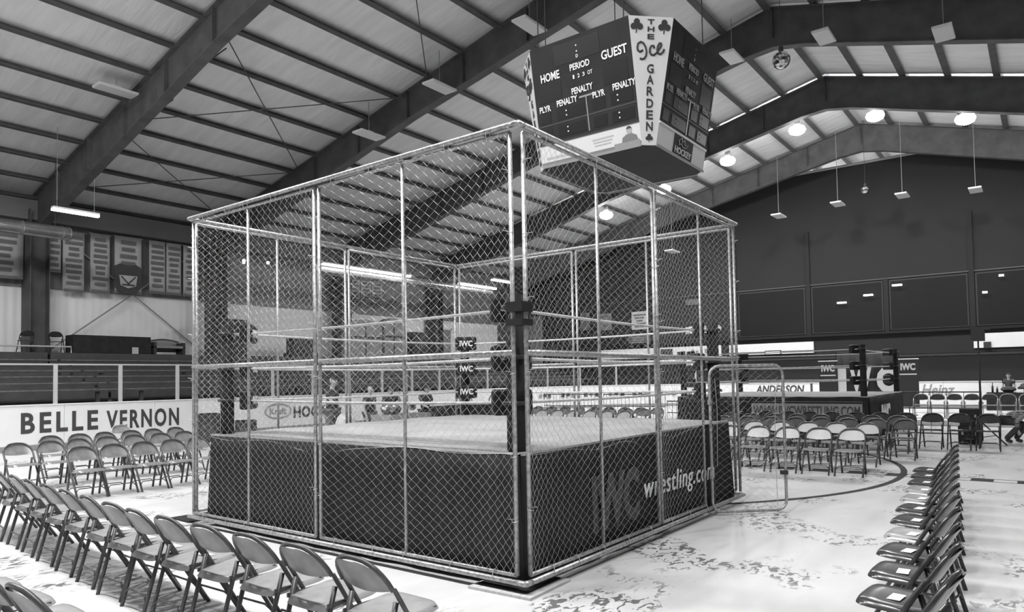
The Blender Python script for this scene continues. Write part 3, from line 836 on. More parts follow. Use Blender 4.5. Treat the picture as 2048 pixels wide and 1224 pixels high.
# block beyond the ring, facing the camera
far = []
for i, y in enumerate((-.67, -.14, .39, .92, 1.45)): far.append((8.45, y, 'white', 'front'))
for i, y in enumerate((-.62, -.09, .44, .97, 1.5, 2.03)): far.append((9.95, y, 'white', 'second'))
for i in range(8): far.append((11.35, -1.05+i*.53, 'darkgrey', 'third'))
for i in range(8): far.append((12.6, -.75+i*.53, 'darkgrey', 'fourth'))
for i in range(10): far.append((13.85, -2.3+i*.53, 'dark', 'fifth'))
cnt = {}
for (x, y, kd, rw) in far:
    i = cnt.get(rw, 0); cnt[rw] = i+1
    chair(kd, x-.08, y, R(180+random.uniform(-3, 3)), '%s folding chair in the %s row beyond the ring, %s from the right' %
          ({'white': 'white-backed', 'darkgrey': 'dark grey', 'dark': 'black'}[kd], rw, ORD[i]), 'chair block beyond the ring')
    if rw == 'fifth' and i < 4: slip(x-.08, y, R(180), 'white paper slip on the %s black chair before the crowd barrier' % ORD[i])
for row, x in enumerate((12.6, 13.8, 15.0)):
    for i in range(9):
        chair('white' if row == 0 else 'pan', x-.3*(row == 2), 5.98+i*.55, R(180+random.uniform(-3, 3)), 'light folding chair seen over the ring canvas, %s row, %s from the barrier end' % (ORD[row], ORD[i]), 'chairs seen across the ring')
pf = MB().box(-1.1, -2.2, 0, 1.1, 2.2, .18).build('low_platform', M_WHITE); pf.location = (22.4, -1.5, 0); bevel(pf, .02)
tag(pf, 'low white platform under the pale chairs behind the barrier', 'platform')
for i, (x, y) in enumerate(((22.5, .06), (22.5, -.42), (22.5, -.9), (22.5, -1.38), (22.5, -1.86), (22.5, -2.34), (22.5, -2.84))):
    chair('palecap', x, y, R(180), 'small pale-framed folding chair on the low white platform, %s from the left' % ORD[i], 'chairs on the low platform', .194)


# ================================================================== RINK BOARDS
YB, XE, RC = 18.5, 33.5, 8.0
rb = thing('rink_boards', 'white dasher boards around the rink with stanchions and advertising lettering', 'rink boards')
path = [(-9+2.5*k, YB) for k in range(14)]            # along the side to x = 23.5
path += [(XE-RC, YB)]
for k in range(1, 9):
    q = R(90-90*k/8); path.append((XE-RC+RC*math.cos(q), YB-RC+RC*math.sin(q)))
y = YB-RC
while y > -12: y -= 2.5; path.append((XE, y))
HB = 1.22
for i in range(len(path)-1):
    (xa, ya), (xb, yb) = path[i], path[i+1]
    l = math.hypot(xb-xa, yb-ya); m = Matrix.Translation((xa, ya, 0)) @ Matrix.Rotation(math.atan2(yb-ya, xb-xa), 4, 'Z')
    MB().box(.004, 0, .16, l-.004, .05, HB, m).build('board_panel', M_WHITE, rb)
    MB().box(0, -.012, .0, l, .04, .158, m).build('kick_plate', mat('kick_plate_grey', .26, .5), rb)
    MB().box(0, -.03, HB, l, .09, HB+.03, m).build('cap_rail', M_WHITE, rb)
k = 0; x = -5.3
while x < 26:
    MB().box(x-.045, YB+.03, HB+.03, x+.045, YB+.1, 2.36).build('stanchion', mat('stanchion_grey', .5, .5), rb)
    x += 1.72
for k in range(5):
    q = R(90-12-k*16); cx_, cy_ = XE-RC+(RC+.06)*math.cos(q), YB-RC+(RC+.06)*math.sin(q)
    MB().box(cx_-.04, cy_-.04, HB+.03, cx_+.04, cy_+.04, 2.3).build('stanchion', mat('stanchion_grey', .5, .5), rb)
MB().tube([(-9, YB+.08, 2.34), (XE-RC, YB+.08, 2.34)], .02, 6).build('hand_rail', mat('stanchion_grey', .5, .5), rb)
right = (1, 0, 0)
FY = YB-.004
lettering('BELLE', (3.42, FY, .75), right, UP, 1.92, .56, M_INK, rb, bold=.03, spacing=1.3)
lettering('VERNON', (5.68, FY, .72), right, UP, 2.15, .56, M_INK, rb, bold=.03, spacing=1.25)
lettering('HOCKEY', (12.0, FY, .64), right, UP, 2.0, .42, M_INK, rb, bold=.04, spacing=1.1)
def oval_logo(s, x, w_, h_):
    pts = [(x+w_/2*math.cos(R(a)), FY, .71+h_/2*math.sin(R(a))) for a in range(0, 360, 15)]
    MB().tube(pts, .03, 5, closed=True).build('oval_ring', M_GREYINK, rb)
    lettering(s, (x, FY, .71), right, UP, w_*.66, h_*.5, M_GREYINK, rb, bold=.03)
oval_logo('Kraft', 10.35, 1.05, .5)
oval_logo('Kraft', 20.4, 1.1, .5)
for q, w_ in ((24.5, .9), (22.6, .7)):
    pts = [(q+w_/2*math.cos(R(a)), FY, .68+.26*math.sin(R(a))) for a in range(0, 360, 20)]
    MB().tube(pts, .03, 5, closed=True).build('oval_ring', M_INK, rb)
    MB().box(q-.18, FY-.01, .58, q+.18, FY, .78).build('printed_mark', M_GREYINK, rb)
# worn adverts on the curved and end boards
for k, q in enumerate((80, 68, 57, 46, 36, 25, 14)):
    n_ = Vector((math.cos(R(q)), math.sin(R(q)), 0)); c_ = Vector((XE-RC, YB-RC, .75)) + n_*(RC-.06); rr_ = Vector((n_.y, -n_.x, 0))
    m = frame_matrix(c_, rr_, UP)
    for j in range(3): MB().box(-.5+.35*j, -.12+.05*(j % 2), 0, -.28+.35*j, .1, .01, m).build('printed_mark', M_INK if (j+k) % 3 else M_GREYINK, rb)
lettering('ANDERSON', (XE-.006, 7.9, .92), (0, -1, 0), UP, 2.5, .42, M_INK, rb, bold=.03, shear=.2)
lettering('Heinz', (XE-.006, .72, .86), (0, -1, 0), UP, 1.35, .52, M_GREYINK, rb, bold=.02, shear=.3)
for yy in (6.3, 3.2, -3.4): MB().box(XE-.02, yy-.05, .2, XE, yy+.05, HB).build('panel_joint', M_INK, rb)

# ================================================================== BLEACHERS ALONG THE LEFT WALL
for s in range(-1, 5):
    xa, xb = BX[2]-7.18+7.18*s+.05, BX[2]+7.18*s-.05
    if xa > 33: break
    t = thing('bleacher', 'dark stepped plank bleacher behind the boards, %s section along the side wall' % ORD[s+1], 'bleacher', (0, 0, 0), 0, 'bleacher sections')
    for k in range(1, 8):
        y, z = 18.6+k*.98, 1.42+.21*k
        MB().box(xa, y, z-.06, xb, y+.32, z).build('seat_plank', M_BLEACH, t)
        MB().box(xa, y-.005, z-.035, xb, y+.0, z).build('plank_edge', M_BLEACHE, t)
        if k < 7: MB().box(xa, y+.4, z-.34, xb, y+.85, z-.29).build('foot_plank', M_BLEACH, t)
        if k < 7: MB().box(xa, y+.86, z-.5, xb, y+.9, z+.05).build('riser', M_BLEACH, t)
    MB().box(xa, 25.35, 2.66, xb, 26.22, 2.96).build('top_deck', M_BLEACH, t)
    for x in (xa+.6, (xa+xb)/2, xb-.6):
        for (yy, zz) in ((19.7, 1.55), (22.62, 2.17), (26.0, 2.65)): MB().box(x-.05, yy, 0, x+.05, yy+.1, zz).build('support_post', M_BLEACH, t)

# things standing on the top deck
D = 2.961
t = thing('covered_table', 'long table under a dark cloth on the bleacher top, before the wall', 'table', (7.75, 25.78, D))
MB().box(-1.4, -.33, .62, 1.4, .33, .68).build('table_top', M_BLACK, t)
cl_ = MB()
for (ax, ay, bx_, by) in ((-1.42, -.35, 1.42, -.35), (1.42, -.35, 1.42, .35), (1.42, .35, -1.42, .35), (-1.42, .35, -1.42, -.35)):
    cl_.grid(lambda u, v: (ax+(bx_-ax)*u+.01*math.sin(u*40), ay+(by-ay)*u+.012*math.sin(u*31), .685-.67*v), 20, 2)
cl_.quad((-1.42,-.35,.685),(1.42,-.35,.685),(1.42,.35,.685),(-1.42,.35,.685))
cl_.build('table_cloth', M_BLACK, t, True)
for sx in (-1.3, 1.3):
    for sy in (-.28, .28): MB().tube([(sx, sy, 0), (sx, sy, .62)], .02, 6).build('leg', M_CURT, t)
o = MB().box(-.12, -.02, 0, .12, .02, .26).build('notice_card', mat('notice_grey', .5, .7)); o.location = (8.55, 25.386, D); tag(o, 'small pale notice card leaning before the dark covered table', 'card'); bevel(o, .006)
def settee(x, y, z, label):
    t = thing('settee', label, 'seat', (x, y, z))
    b = MB(); n_ = 16
    b.grid(lambda u, v: (-.65+1.3*u, .2-.04*v, .12+(.42+.1*math.sin(math.pi*u))*v), n_, 4)
    solidify(b.build('backrest', M_GREYWALL, t, True), .06)
    MB().tube([(-.65+1.3*u/n_, .17, .55+.1*math.sin(math.pi*u/n_)) for u in range(n_+1)], .03, 6).build('back_rail', M_CURT, t)
    bevel(MB().box(-.65, -.4, .25, .65, .2, .36).build('seat', M_GREYWALL, t), .03)
    for sx in (-.6, .6):
        MB().box(sx-.05, -.4, .0, sx+.05, .2, .5).build('armrest', M_CURT, t)
settee(10.0, 25.9, D, 'low settee with curved back on the bleacher top beside the cage corner')
chair('dark', 4.95, 25.9, R(90), 'dark chair standing on the bleacher top next to the first column', 'chairs on the bleacher top', D)
chair('dark', 5.95, 25.9, R(60), 'dark chair standing on the bleacher top left of the covered table', 'chairs on the bleacher top', D)
rl = thing('deck_railing', 'pale low railing at the front of the bleacher top near the left edge', 'railing', (0, 25.38, D))
MB().tube([(-2, 0, .22), (6.25, 0, .22), (6.25, 0, 0)], .03, 6).build('rail_bar', mat('stanchion_grey', .5, .5), rl)
for x in (-1.9, .6, 2.7, 4.8): MB().tube([(x, 0, 0), (x, 0, .22)], .025, 6).build('post', M_CURT, rl)

# cabinet, boxes and booths seen through the cage along the wall
def cabinet(x0, x1, y0, y1, z0, z1, label, m=M_CURT, doors=2, cat='cabinet'):
    t = thing('storage_cabinet', label, cat, ((x0+x1)/2, (y0+y1)/2, z0))
    w_, d_, h_ = (x1-x0)/2, (y1-y0)/2, z1-z0
    MB().box(-w_, -d_, 0, w_, d_, h_).build('carcass', m, t)
    for k in range(doors):
        a = -w_+.03+k*(2*w_-.03)/doors; b_ = a+(2*w_-.03)/doors-.03
        dr = MB().box(a, -d_-.025, .04, b_, -d_-.001, h_-.04).build('door', m, t)
        MB().box(b_-.08 if k % 2 == 0 else a+.05, -d_-.05, h_*.45, b_-.05 if k % 2 == 0 else a+.08, -d_-.026, h_*.6).build('handle', M_TRIM, dr)
    return t
cabinet(12.1, 13.6, 25.55, 26.15, D, 4.6, 'tall black cabinet on the bleacher top behind the left cage corner')
cabinet(16.0, 17.4, 25.6, 26.1, D+.201, 3.85, 'low dark box cabinet with pale lid on the bleacher top', M_CURT, 1)
o = MB().box(15.98, 25.56, 0, 17.42, 26.12, .04).build('cabinet_lid', M_TRIM); o.location = (0, 0, 3.851); tag(o, 'pale flat lid board lying on the low dark cabinet', 'board')
MB().box(15.9, 25.5, 0, 17.5, 26.2, .2).build('plinth', M_CURT).location = (0, 0, D)
tag(bpy.data.objects['plinth'], 'dark plinth under the low cabinet on the bleacher top', 'plinth')
def booth(x0, x1, z1, label):
    t = thing('press_booth', label, 'booth', ((x0+x1)/2, 25.95, D))
    w_ = (x1-x0)/2; h_ = z1-D
    MB().box(-w_, -.4, 0, w_, .2, h_-.3).build('shell', M_GREYWALL, t)
    n_ = 10
    poly = [(-w_, 0)] + [(-w_+2*w_*u/n_, .3*math.sin(math.pi*u/n_)+.02) for u in range(n_+1)] + [(w_, 0)]
    mt = Matrix.Translation((0, .2, h_-.3)) @ Matrix.Rotation(R(90), 4, 'X')
    MB().prism(poly, .6, mt).build('curved_roof', M_GREYWALL, t)
    MB().box(-w_, -.43, h_*.52, w_, -.4, h_*.56).build('cross_strip', M_CURT, t)
    MB().box(-.03, -.43, 0, .03, -.4, h_-.3).build('centre_post', M_CURT, t)
booth(19.4, 21.7, 5.0, 'grey booth with a low curved roof on the bleacher top, seen through the cage')
booth(21.9, 23.3, 5.2, 'narrow grey booth with curved roof beside the wider one')
cabinet(24.0, 25.3, 25.55, 26.15, D, 4.5, 'black cupboard on the bleacher top past the booths', M_CURT, 2)
dr = struct(MB().box(27.0, 27.0, D, 27.1, 27.12, 5.0).box(28.9, 27.0, D, 29.0, 27.12, 5.0).box(27.0, 27.0, 4.9, 29.0, 27.12, 5.0).build('door_1', M_WHITE))
MB().box(27.1, 27.05, D, 28.9, 27.1, 4.9).build('door_leaf', M_GREYWALL, dr)

# round ducts
def duct(x0, x1, label, parent=None):
    t = thing('air_duct', label, 'duct', (0, 24.0, 7.1), 0, 'round ducts along the side wall')
    MB().tube([(x0, 0, 0), (x1, 0, 0)], .235, 20).build('duct_pipe', M_DUCT, t, True)
    k = x0+.6
    while k < x1-.1:
        MB().lathe([(.236, -.012), (.248, -.012), (.248, .012), (.236, .012)], 20, Matrix.Translation((k, 0, 0)) @ Matrix.Rotation(R(90), 4, 'Y')).build('seam_ring', M_DUCT, t); k += 1.2
    k = x0+.8
    while k < x1:
        MB().tube([(k, 0, .23), (k, 0, zr(24)-7.1)], .01, 5).build('hanger', M_CURT, t); k += 2.6
    MB().lathe([(.001, .0), (.12, .0), (.236, -.02), (.25, -.06), (.236, -.06)], 20, Matrix.Translation((x1, 0, 0)) @ Matrix.Rotation(R(90), 4, 'Y')).build('end_cap', M_DUCT, t)
duct(-6, 5.67, 'shiny round duct with closed end hanging at the left edge')
duct(15.9, 29.3, 'long shiny round duct along the side wall seen through the cage')

# banners on the wall
def banner(x0, x1, z0, z1, rows, label, seed, dark=False):
    t = thing('wall_banner', label, 'banner', ((x0+x1)/2, 26.72, z0), 0, 'championship banners on the side wall')
    w_, h_ = (x1-x0)/2, z1-z0; rn = random.Random(seed)
    solidify(MB().grid(lambda u, v: (-w_+2*w_*u, .02*math.sin(u*7+seed)*(1-v), h_*v), 6, 4).build('cloth', M_BANNER if not dark else mat('banner_dark', .2, .8), t, True), .01)
    MB().tube([(-w_-.05, .0, h_), (w_+.05, 0, h_)], .02, 6).build('hanging_rod', M_TRIM, t)
    for k in range(rows):
        zz = h_*(.93-.86*k/rows); hh = h_*.45/rows; f = rn.uniform(.45, .85)
        MB().box(-w_*f, -.05, zz-hh, w_*f, -.035, zz).build('printed_line', M_BANNERINK, t)
    MB().box(-w_*.96, -.045, .02, w_*.96, -.03, .1).build('hem_band', M_BANNERINK, t)
bl = [(3.2, 5.13, 5.7, 7.5, 6, 'faded banner with dark lines at the left frame edge, beside the first column'),
      (5.85, 6.38, 6.1, 7.5, 5, 'short pale banner partly behind the first column'),
      (6.44, 7.2, 5.4, 7.75, 9, 'tall banner with stacked lines, first right of the column'),
      (7.42, 8.15, 5.45, 7.8, 9, 'tall banner with stacked lines, left of the crest banner'),
      (8.33, 9.4, 5.5, 7.85, 7, 'wide banner hanging behind the dark hockey crest'),
      (9.72, 10.4, 5.6, 7.85, 8, 'tall banner first right of the dark hockey crest'),
      (10.45, 11.1, 5.6, 7.85, 8, 'tall banner second right of the dark hockey crest'),
      (11.2, 11.9, 5.6, 7.85, 8, 'tall banner at the left cage post'),
      (20.4, 21.2, 6.15, 7.3, 5, 'small banner seen through the cage, left of three under the long duct'),
      (21.25, 22.0, 6.15, 7.3, 5, 'small banner seen through the cage, middle of three under the long duct'),
      (22.05, 22.8, 6.15, 7.3, 5, 'small banner seen through the cage, right of three under the long duct')]
for i, b in enumerate(bl): banner(*b, i)
t = thing('crest_banner', 'dark shield-shaped crest with crossed sticks hanging before the wall banners', 'banner', (8.78, 26.55, 5.5))
mt = Matrix.Rotation(R(90), 4, 'X')
MB().prism([(-.58, .3), (-.35, .05), (0, -.05), (.35, .05), (.58, .3), (.52, .75), (.58, 1.05), (.3, 1.2), (0, 1.1), (-.3, 1.2), (-.58, 1.05), (-.52, .75)], .03, mt).build('shield', M_INK, t)
MB().prism([(-.3, .3), (0, .2), (.3, .3), (.36, .72), (-.36, .72)], .02, Matrix.Translation((0, -.03, 0)) @ mt).build('shield_field', mat('crest_pale', .5, .7), t)
for s in (-1, 1): MB().tube([(s*.28, -.06, .68), (-s*.02, -.06, .36)], .025, 5).build('crossed_stick', M_INK, t)
MB().box(-.25, -.07, .3, .25, -.055, .36).build('scroll', M_INK, t)

# black boxes on the floor by the left corner of the cage
def speaker_box(x, y, z, w_, d_, h_, rz, label):
    t = thing('loudspeaker_box', label, 'speaker', (x, y, z), rz)
    bevel(MB().box(-w_/2, -d_/2, 0, w_/2, d_/2, h_).build('cabinet_body', M_BLACK, t), .02)
    MB().box(-w_/2+.04, -d_/2-.012, .04, w_/2-.04, -d_/2-.001, h_-.04).build('grille', M_CURT, t)
    MB().lathe([(.0, 0), (w_*.3, .02), (w_*.34, 0)], 16, Matrix.Translation((0, -d_/2-.013, h_*.35)) @ Matrix.Rotation(R(90), 4, 'X')).build('cone', M_INK, t)
speaker_box(6.6, 16.6, 0, .7, .5, .85, R(-20), 'black loudspeaker box on the floor before the boards, left of the cage corner')
speaker_box(7.4, 15.8, 0, .6, .5, .62, R(-30), 'black box on the floor behind the left cage corner')

# ================================================================== CROWD BARRIERS
def barrier(x, ya, yb, label, h=1.2, banner_=None, step=.14, rz=0):
    t = thing('crowd_barrier', label, 'barrier', (x, (ya+yb)/2, 0), rz, 'crowd barriers')
    L = abs(yb-ya)/2
    MB().tube([(0, -L, .16), (0, -L, h), (0, L, h), (0, L, .16)], .019, 6, closed=True).build('frame', M_CURT, t)
    MB().tube([(0, -L, h*.66), (0, L, h*.66)], .014, 6).build('mid_rail', M_CURT, t)
    k = -L+step
    while k < L-.02:
        MB().tube([(0, k, .16), (0, k, h)], .007, 5).build('bar', M_CURT, t); k += step
    for s in (-L+.15, L-.15): MB().tube([(-.28, s, .015), (0, s, .16), (.28, s, .015)], .015, 5).build('foot', M_CURT, t)
    return t
ba = barrier(14.75, .35, 3.1, 'black barrier with long pale lettered banner before the second ring', .98)
bn = MB().box(-.035, -1.38, .56, -.025, 1.38, .94).build('banner_sheet', mat('banner_grey_white', .26, .8, 0, .1, 3), ba)
lettering('WWW.IWCWRESTLING.COM', (-.04, 0, .75), (0, -1, 0), UP, 2.66, .26, M_INK, bn, bold=.02)
barrier(14.75, 3.2, 5.6, 'black barrier before the second ring, beside the lettered one', .98)
barrier(16.1, -.35, -2.05, 'black barred barrier behind the black chairs at the right', 1.2, None, .36)
barrier(15.9, 6.2, 8.4, 'black barred barrier seen across the ring canvas, right of two', 1.15)
barrier(15.9, 8.6, 10.8, 'black barred barrier seen across the ring canvas, left of two', 1.15)

# ================================================================== ENTRANCE STAGE AND BANNERS
t = thing('entrance_backdrop', 'dark cloth backdrop with huge white letters behind the second ring', 'backdrop', (27.0, 2.5, 0))
solidify(MB().grid(lambda u, v: (.03*math.sin(u*30), 1.12-2.24*u, .02+2.5*v), 30, 2).build('cloth', mat('backdrop_cloth', .05, .9, spec=.1), t, True), .01)
for y in (-1.15, 1.15): MB().tube([(.08, y, 0), (.08, y, 2.6)], .03, 6).build('pole', M_CURT, t)
MB().tube([(.08, -1.15, 2.56), (.08, 1.15, 2.56)], .03, 6).build('cross_pole', M_CURT, t)
lettering('I', (-.06, .92, 1.4), (0, -1, 0), UP, .32, 1.0, M_LETTER, t, bold=.05)
lettering('W', (-.06, .22, 1.42), (0, -1, 0), UP, .82, 1.02, M_LETTER, t, bold=.05)
lettering('C', (-.06, -.72, 1.42), (0, -1, 0), UP, .72, 1.05, M_LETTER, t, bold=.06)
def flag_banner(y, x, label):
    t = thing('stand_banner', label, 'banner', (x, y, 0), 0, 'banners beside the entrance backdrop')
    MB().box(-.01, -.36, .35, .01, .36, 2.2).build('cloth', mat('backdrop_cloth2', .07, .9, spec=.1), t)
    MB().tube([(0, -.38, 2.22), (0, .38, 2.22)], .02, 6).build('top_bar', M_WHITE, t)
    MB().tube([(.03, 0, 0), (.03, 0, 2.22)], .02, 6).build('pole', M_CURT, t)
    MB().box(-.2, -.25, 0, .25, .25, .03).build('base_plate', M_CURT, t)
    lettering('IWC', (-.018, 0, 1.92), (0, -1, 0), UP, .52, .28, M_LETTER, t, bold=.05)
    MB().box(-.02, -.3, 1.6, -.011, .3, 1.65).build('printed_stripe', M_LETTER, t)
flag_banner(3.95, 26.9, 'dark standing banner with white letters left of the huge lettered backdrop')
flag_banner(1.0, 26.9, 'dark standing banner with white letters right of the huge lettered backdrop')

# ================================================================== SIGNS ON THE END WALL, SEEN THROUGH THE CAGE
def sign(y0, y1, z0, z1, c, label, marks=3, shape='box'):
    t = thing('wall_sign', label, 'sign', (EX-.06, (y0+y1)/2, z0), 0, 'signs on the end wall')
    w_, h_ = abs(y1-y0)/2, z1-z0
    if shape == 'oval':
        poly = []
        for k in range(20):
            q = 2*math.pi*k/20; poly.append(((w_-h_/2)*(1 if math.cos(q) >= 0 else -1)+h_/2*math.cos(q), h_/2+h_/2*math.sin(q)))
        m = Matrix((Vector((0,0,-1)), Vector((-1,0,0)), Vector((0,1,0)))).transposed().to_4x4()
        m = frame_matrix((0, 0, 0), (0, -1, 0), UP)
        MB().prism(poly, .04, m).build('plate', mat('sign_%d' % int(c*100), c, .6), t)
    else:
        MB().box(-.03, -w_, 0, .03, w_, h_).build('plate', mat('sign_%d' % int(c*100), c, .6), t)
    for k in range(marks):
        z = h_*(.85-.8*k/max(1, marks)); f = .8-.2*(k % 3)
        MB().box(-.045, -w_*f, z-h_*.09, -.031 if shape == 'box' else -.041, w_*f, z).build('printed_line', M_BANNERINK, t)
    return t
sign(16.88, 18.0, 4.74, 5.9, .55, 'white poster with dark square print on the end wall, through the cage mesh', 5)
cs = thing('wall_sign', 'dark sign shaped like a small van under the white poster', 'sign', (EX-.06, 17.5, 3.62), 0, 'signs on the end wall')
m = frame_matrix((0, 0, 0), (0, -1, 0), UP)
MB().prism([(-.8, .12), (.8, .12), (.8, .5), (.72, .8), (-.8, .8)], .04, m).build('van_body', mat('sign_van', .12, .6), cs)
for k in (-.5, .5): MB().lathe([(0, .05), (.13, .05), (.15, .03)], 14, Matrix.Translation((-.03, k, .12)) @ Matrix.Rotation(R(-90), 4, 'Y')).build('wheel', M_GREYINK, cs)
for k in range(3): MB().box(-.055, -.35, .25+.15*k, -.045, .5, .32+.15*k).build('printed_line', M_GREYINK, cs)
sign(19.5, 20.35, 4.82, 5.95, .22, 'grey poster left of the white poster on the end wall', 3)
sign(21.2, 21.9, 4.9, 6.1, .16, 'narrow grey poster, farthest left of the end wall posters', 2)
sign(13.3, 14.25, 6.05, 6.4, .12, 'dim lettered strip sign high on the end wall', 1)
sign(12.05, 13.4, 4.28, 4.72, .55, 'long pale sign with rounded ends on the end wall', 1, 'oval')
p = struct(MB().box(EX-.1, 12.1, 2.86, EX-.02, 20.6, 3.5).build('trim_3', M_WHITE))
MB().box(EX-.13, 15.2, 2.9, EX-.1, 16.0, 3.4).build('dark_window', M_CURT, p)
MB().box(EX-.13, 14.5, 2.9, EX-.1, 14.9, 3.2).build('dark_window', M_CURT, p)
for k in range(8): MB().box(EX-.12, 12.4+k*.28, 3.05, EX-.1, 12.55+k*.28, 3.05+.1+.08*(k % 3)).build('printed_mark', M_GREYINK, p)
pt = struct(MB().box(EX-1.2, 24.4, 0, EX-1.05, 27.1, 6.0).build('wall_partition', M_GREYWALL))

# ================================================================== STANDS, CASES, TABLES
t = thing('lighting_stand', 'tall black tripod stand with a small lamp box behind the right chairs', 'stand', (14.75, -2.12, 0))
MB().tube([(0, 0, .12), (0, 0, 2.62)], [.028, .016], 8).build('pole', M_CURT, t)
for k in range(3):
    q = R(60+120*k); MB().tube([(0, 0, .55), (.52*math.cos(q), .52*math.sin(q), .015)], .016, 6).build('leg', M_CURT, t)
    MB().tube([(0, 0, .2), (.3*math.cos(q), .3*math.sin(q), .24)], .01, 5).build('brace', M_CURT, t)
MB().box(-.1, -.13, 2.4, .1, .13, 2.72).build('lamp_box', M_CURT, t)
MB().box(-.12, -.24, 2.66, .02, -.13, 2.72).build('lamp_arm', M_CURT, t)
MB().tube([(-.03, 0, 1.4), (-.04, .02, .9), (-.02, -.01, .4)], .012, 5).build('cord', M_CURT, t)
def case(x, y, z, w_, d_, h_, label, rz=0):
    t = thing('equipment_case', label, 'case', (x, y, z), rz, 'equipment cases by the lighting stand')
    bevel(MB().box(-w_/2, -d_/2, 0, w_/2, d_/2, h_*.6).build('body', M_BLACK, t), .012)
    bevel(MB().box(-w_/2, -d_/2, h_*.605, w_/2, d_/2, h_).build('lid', M_BLACK, t), .012)
    MB().tube([(-w_/2-.005, -.08, h_*.3), (-w_/2-.04, -.06, h_*.3), (-w_/2-.04, .06, h_*.3), (-w_/2-.005, .08, h_*.3)], .008, 5).build('handle', M_TRIM, t)
    for s in (-1, 1): MB().box(-w_/2-.012, s*d_*.3-.02, h_*.52, -w_/2-.001, s*d_*.3+.02, h_*.68).build('latch', M_TRIM, t)
case(15.35, -1.85, 0, .5, .45, .42, 'black equipment case on the floor behind the lighting stand')
case(15.35, -1.86, .421, .42, .4, .4, 'smaller black case stacked on the case behind the lighting stand')

def cloth_table(x, y, w_, d_, h_, label, rz=0, m=M_BLACK):
    t = thing('draped_table', label, 'table', (x, y, 0), rz)
    MB().box(-d_/2, -w_/2, h_-.03, d_/2, w_/2, h_).build('table_top', M_WOOD, t)
    for sx in (-1, 1):
        for sy in (-1, 1): MB().tube([(sx*(d_/2-.06), sy*(w_/2-.1), 0), (sx*(d_/2-.06), sy*(w_/2-.1), h_-.03)], .015, 6).build('leg', M_CURT, t)
    b = MB(); e = .012
    b.quad((-d_/2-e, -w_/2-e, h_+.003), (d_/2+e, -w_/2-e, h_+.003), (d_/2+e, w_/2+e, h_+.003), (-d_/2-e, w_/2+e, h_+.003))
    c4 = [(-d_/2-e, -w_/2-e), (d_/2+e, -w_/2-e), (d_/2+e, w_/2+e), (-d_/2-e, w_/2+e)]
    for k in range(4):
        (xa, ya), (xb, yb) = c4[k], c4[(k+1) % 4]
        b.grid(lambda u, v: (xa+(xb-xa)*u+.015*v*math.sin(u*45+k), ya+(yb-ya)*u+.015*v*math.sin(u*39), (h_+.003)*(1-v)+.02*v), 30, 2)
    b.build('table_cloth', m, t, True); return t
cloth_table(32.3, -2.35, 2.2, .8, .76, 'black-draped merchandise table before the far boards at the right edge')
def lump(name, x, y, z, rx, ry, rz_, m, label, cat, seed=0, group=None):
    rn = random.Random(seed); t = thing(name, label, cat, (x, y, z), 0, group)
    ph = [rn.uniform(0, 6) for _ in range(6)]
    def f(u, v):
        a, b_ = 2*math.pi*u, math.pi*(v-.5)
        k = 1+.1*math.sin(3*a+ph[0])*math.cos(b_)+.07*math.sin(5*a+ph[1]+3*b_)+.05*math.sin(7*b_+ph[2])
        return (rx*k*math.cos(a)*math.cos(b_), ry*k*math.sin(a)*math.cos(b_), max(0, rz_+rz_*k*math.sin(b_)))
    MB().grid(f, 28, 14).build('body', m, t, True)
    return t
def bottle(x, y, z, h, label, m):
    t = thing('bottle', label, 'bottle', (x, y, z), 0, 'bottles on the merchandise table')
    MB().lathe([(0, 0), (.04, 0), (.042, h*.6), (.015, h*.75), (.014, h*.92)], 10).build('glass_body', m, t, True)
    MB().lathe([(0, h), (.017, h), (.017, h*.921), (.0, h*.921)], 8).build('cap', M_CURT, t)
bottle(32.2, -1.45, .764, .42, 'tall dark bottle on the merchandise table end', M_CURT)
bottle(32.1, -1.62, .764, .26, 'small dark bottle on the merchandise table', M_CURT)
lump('merchandise_bag', 32.35, -2.0, .764, .2, .26, .13, M_CLOTHD, 'dark bag lying on the merchandise table, left of the middle', 'bag', 3)
lump('merchandise_bag', 32.35, -2.75, .764, .25, .4, .2, M_CLOTHD, 'large dark bag heaped on the merchandise table at the frame edge', 'bag', 4)
b = MB().box(-.01, -.12, 0, .01, .12, .14).build('price_card', M_PAPER); b.location = (32.0, -2.42, .764); tag(b, 'small white card standing on the black-draped table', 'card')

cloth_table(10.3, 9.5, .7, 2.4, 1.02, 'black-draped table behind the ring, seen through the mesh, where people gather')
cloth_table(8.0, 9.75, .7, 1.4, .88, 'grey table with bags and a loudhailer behind the ring', 0, mat('table_cloth_grey', .3, .8))
def floral(name, c0, c1, sc):
    m = bpy.data.materials.new(name); m.use_nodes = True; nt = m.node_tree; N = nt.nodes; L = nt.links
    b_ = N['Principled BSDF']; b_.inputs['Roughness'].default_value = .8
    tc = N.new('ShaderNodeTexCoord'); v = N.new('ShaderNodeTexVoronoi'); v.inputs['Scale'].default_value = sc
    L.new(tc.outputs['Object'], v.inputs['Vector']); r = N.new('ShaderNodeValToRGB'); e = r.color_ramp.elements
    e[0].position, e[1].position = .3, .45; e[0].color = (c0,)*3+(1,); e[1].color = (c1,)*3+(1,)
    L.new(v.outputs['Distance'], r.inputs[0]); L.new(r.outputs[0], b_.inputs['Base Color']); return m
lump('patterned_bag', 7.65, 9.75, .884, .27, .25, .15, floral('floral_cloth', .75, .12, 9), 'patterned light and dark bag on the grey table behind the ring', 'bag', 8)
lump('pale_bag', 6.2, 9.75, 0, .28, .28, .48, mat('pale_cloth', .5, .85, 0, .15, 5), 'pale bulging sack standing on the floor behind the ring', 'bag', 9)
t = thing('loudhailer', 'white loudhailer cone with dark mouthpiece lying on the grey table', 'loudhailer', (8.3, 9.65, 1.045), R(215))
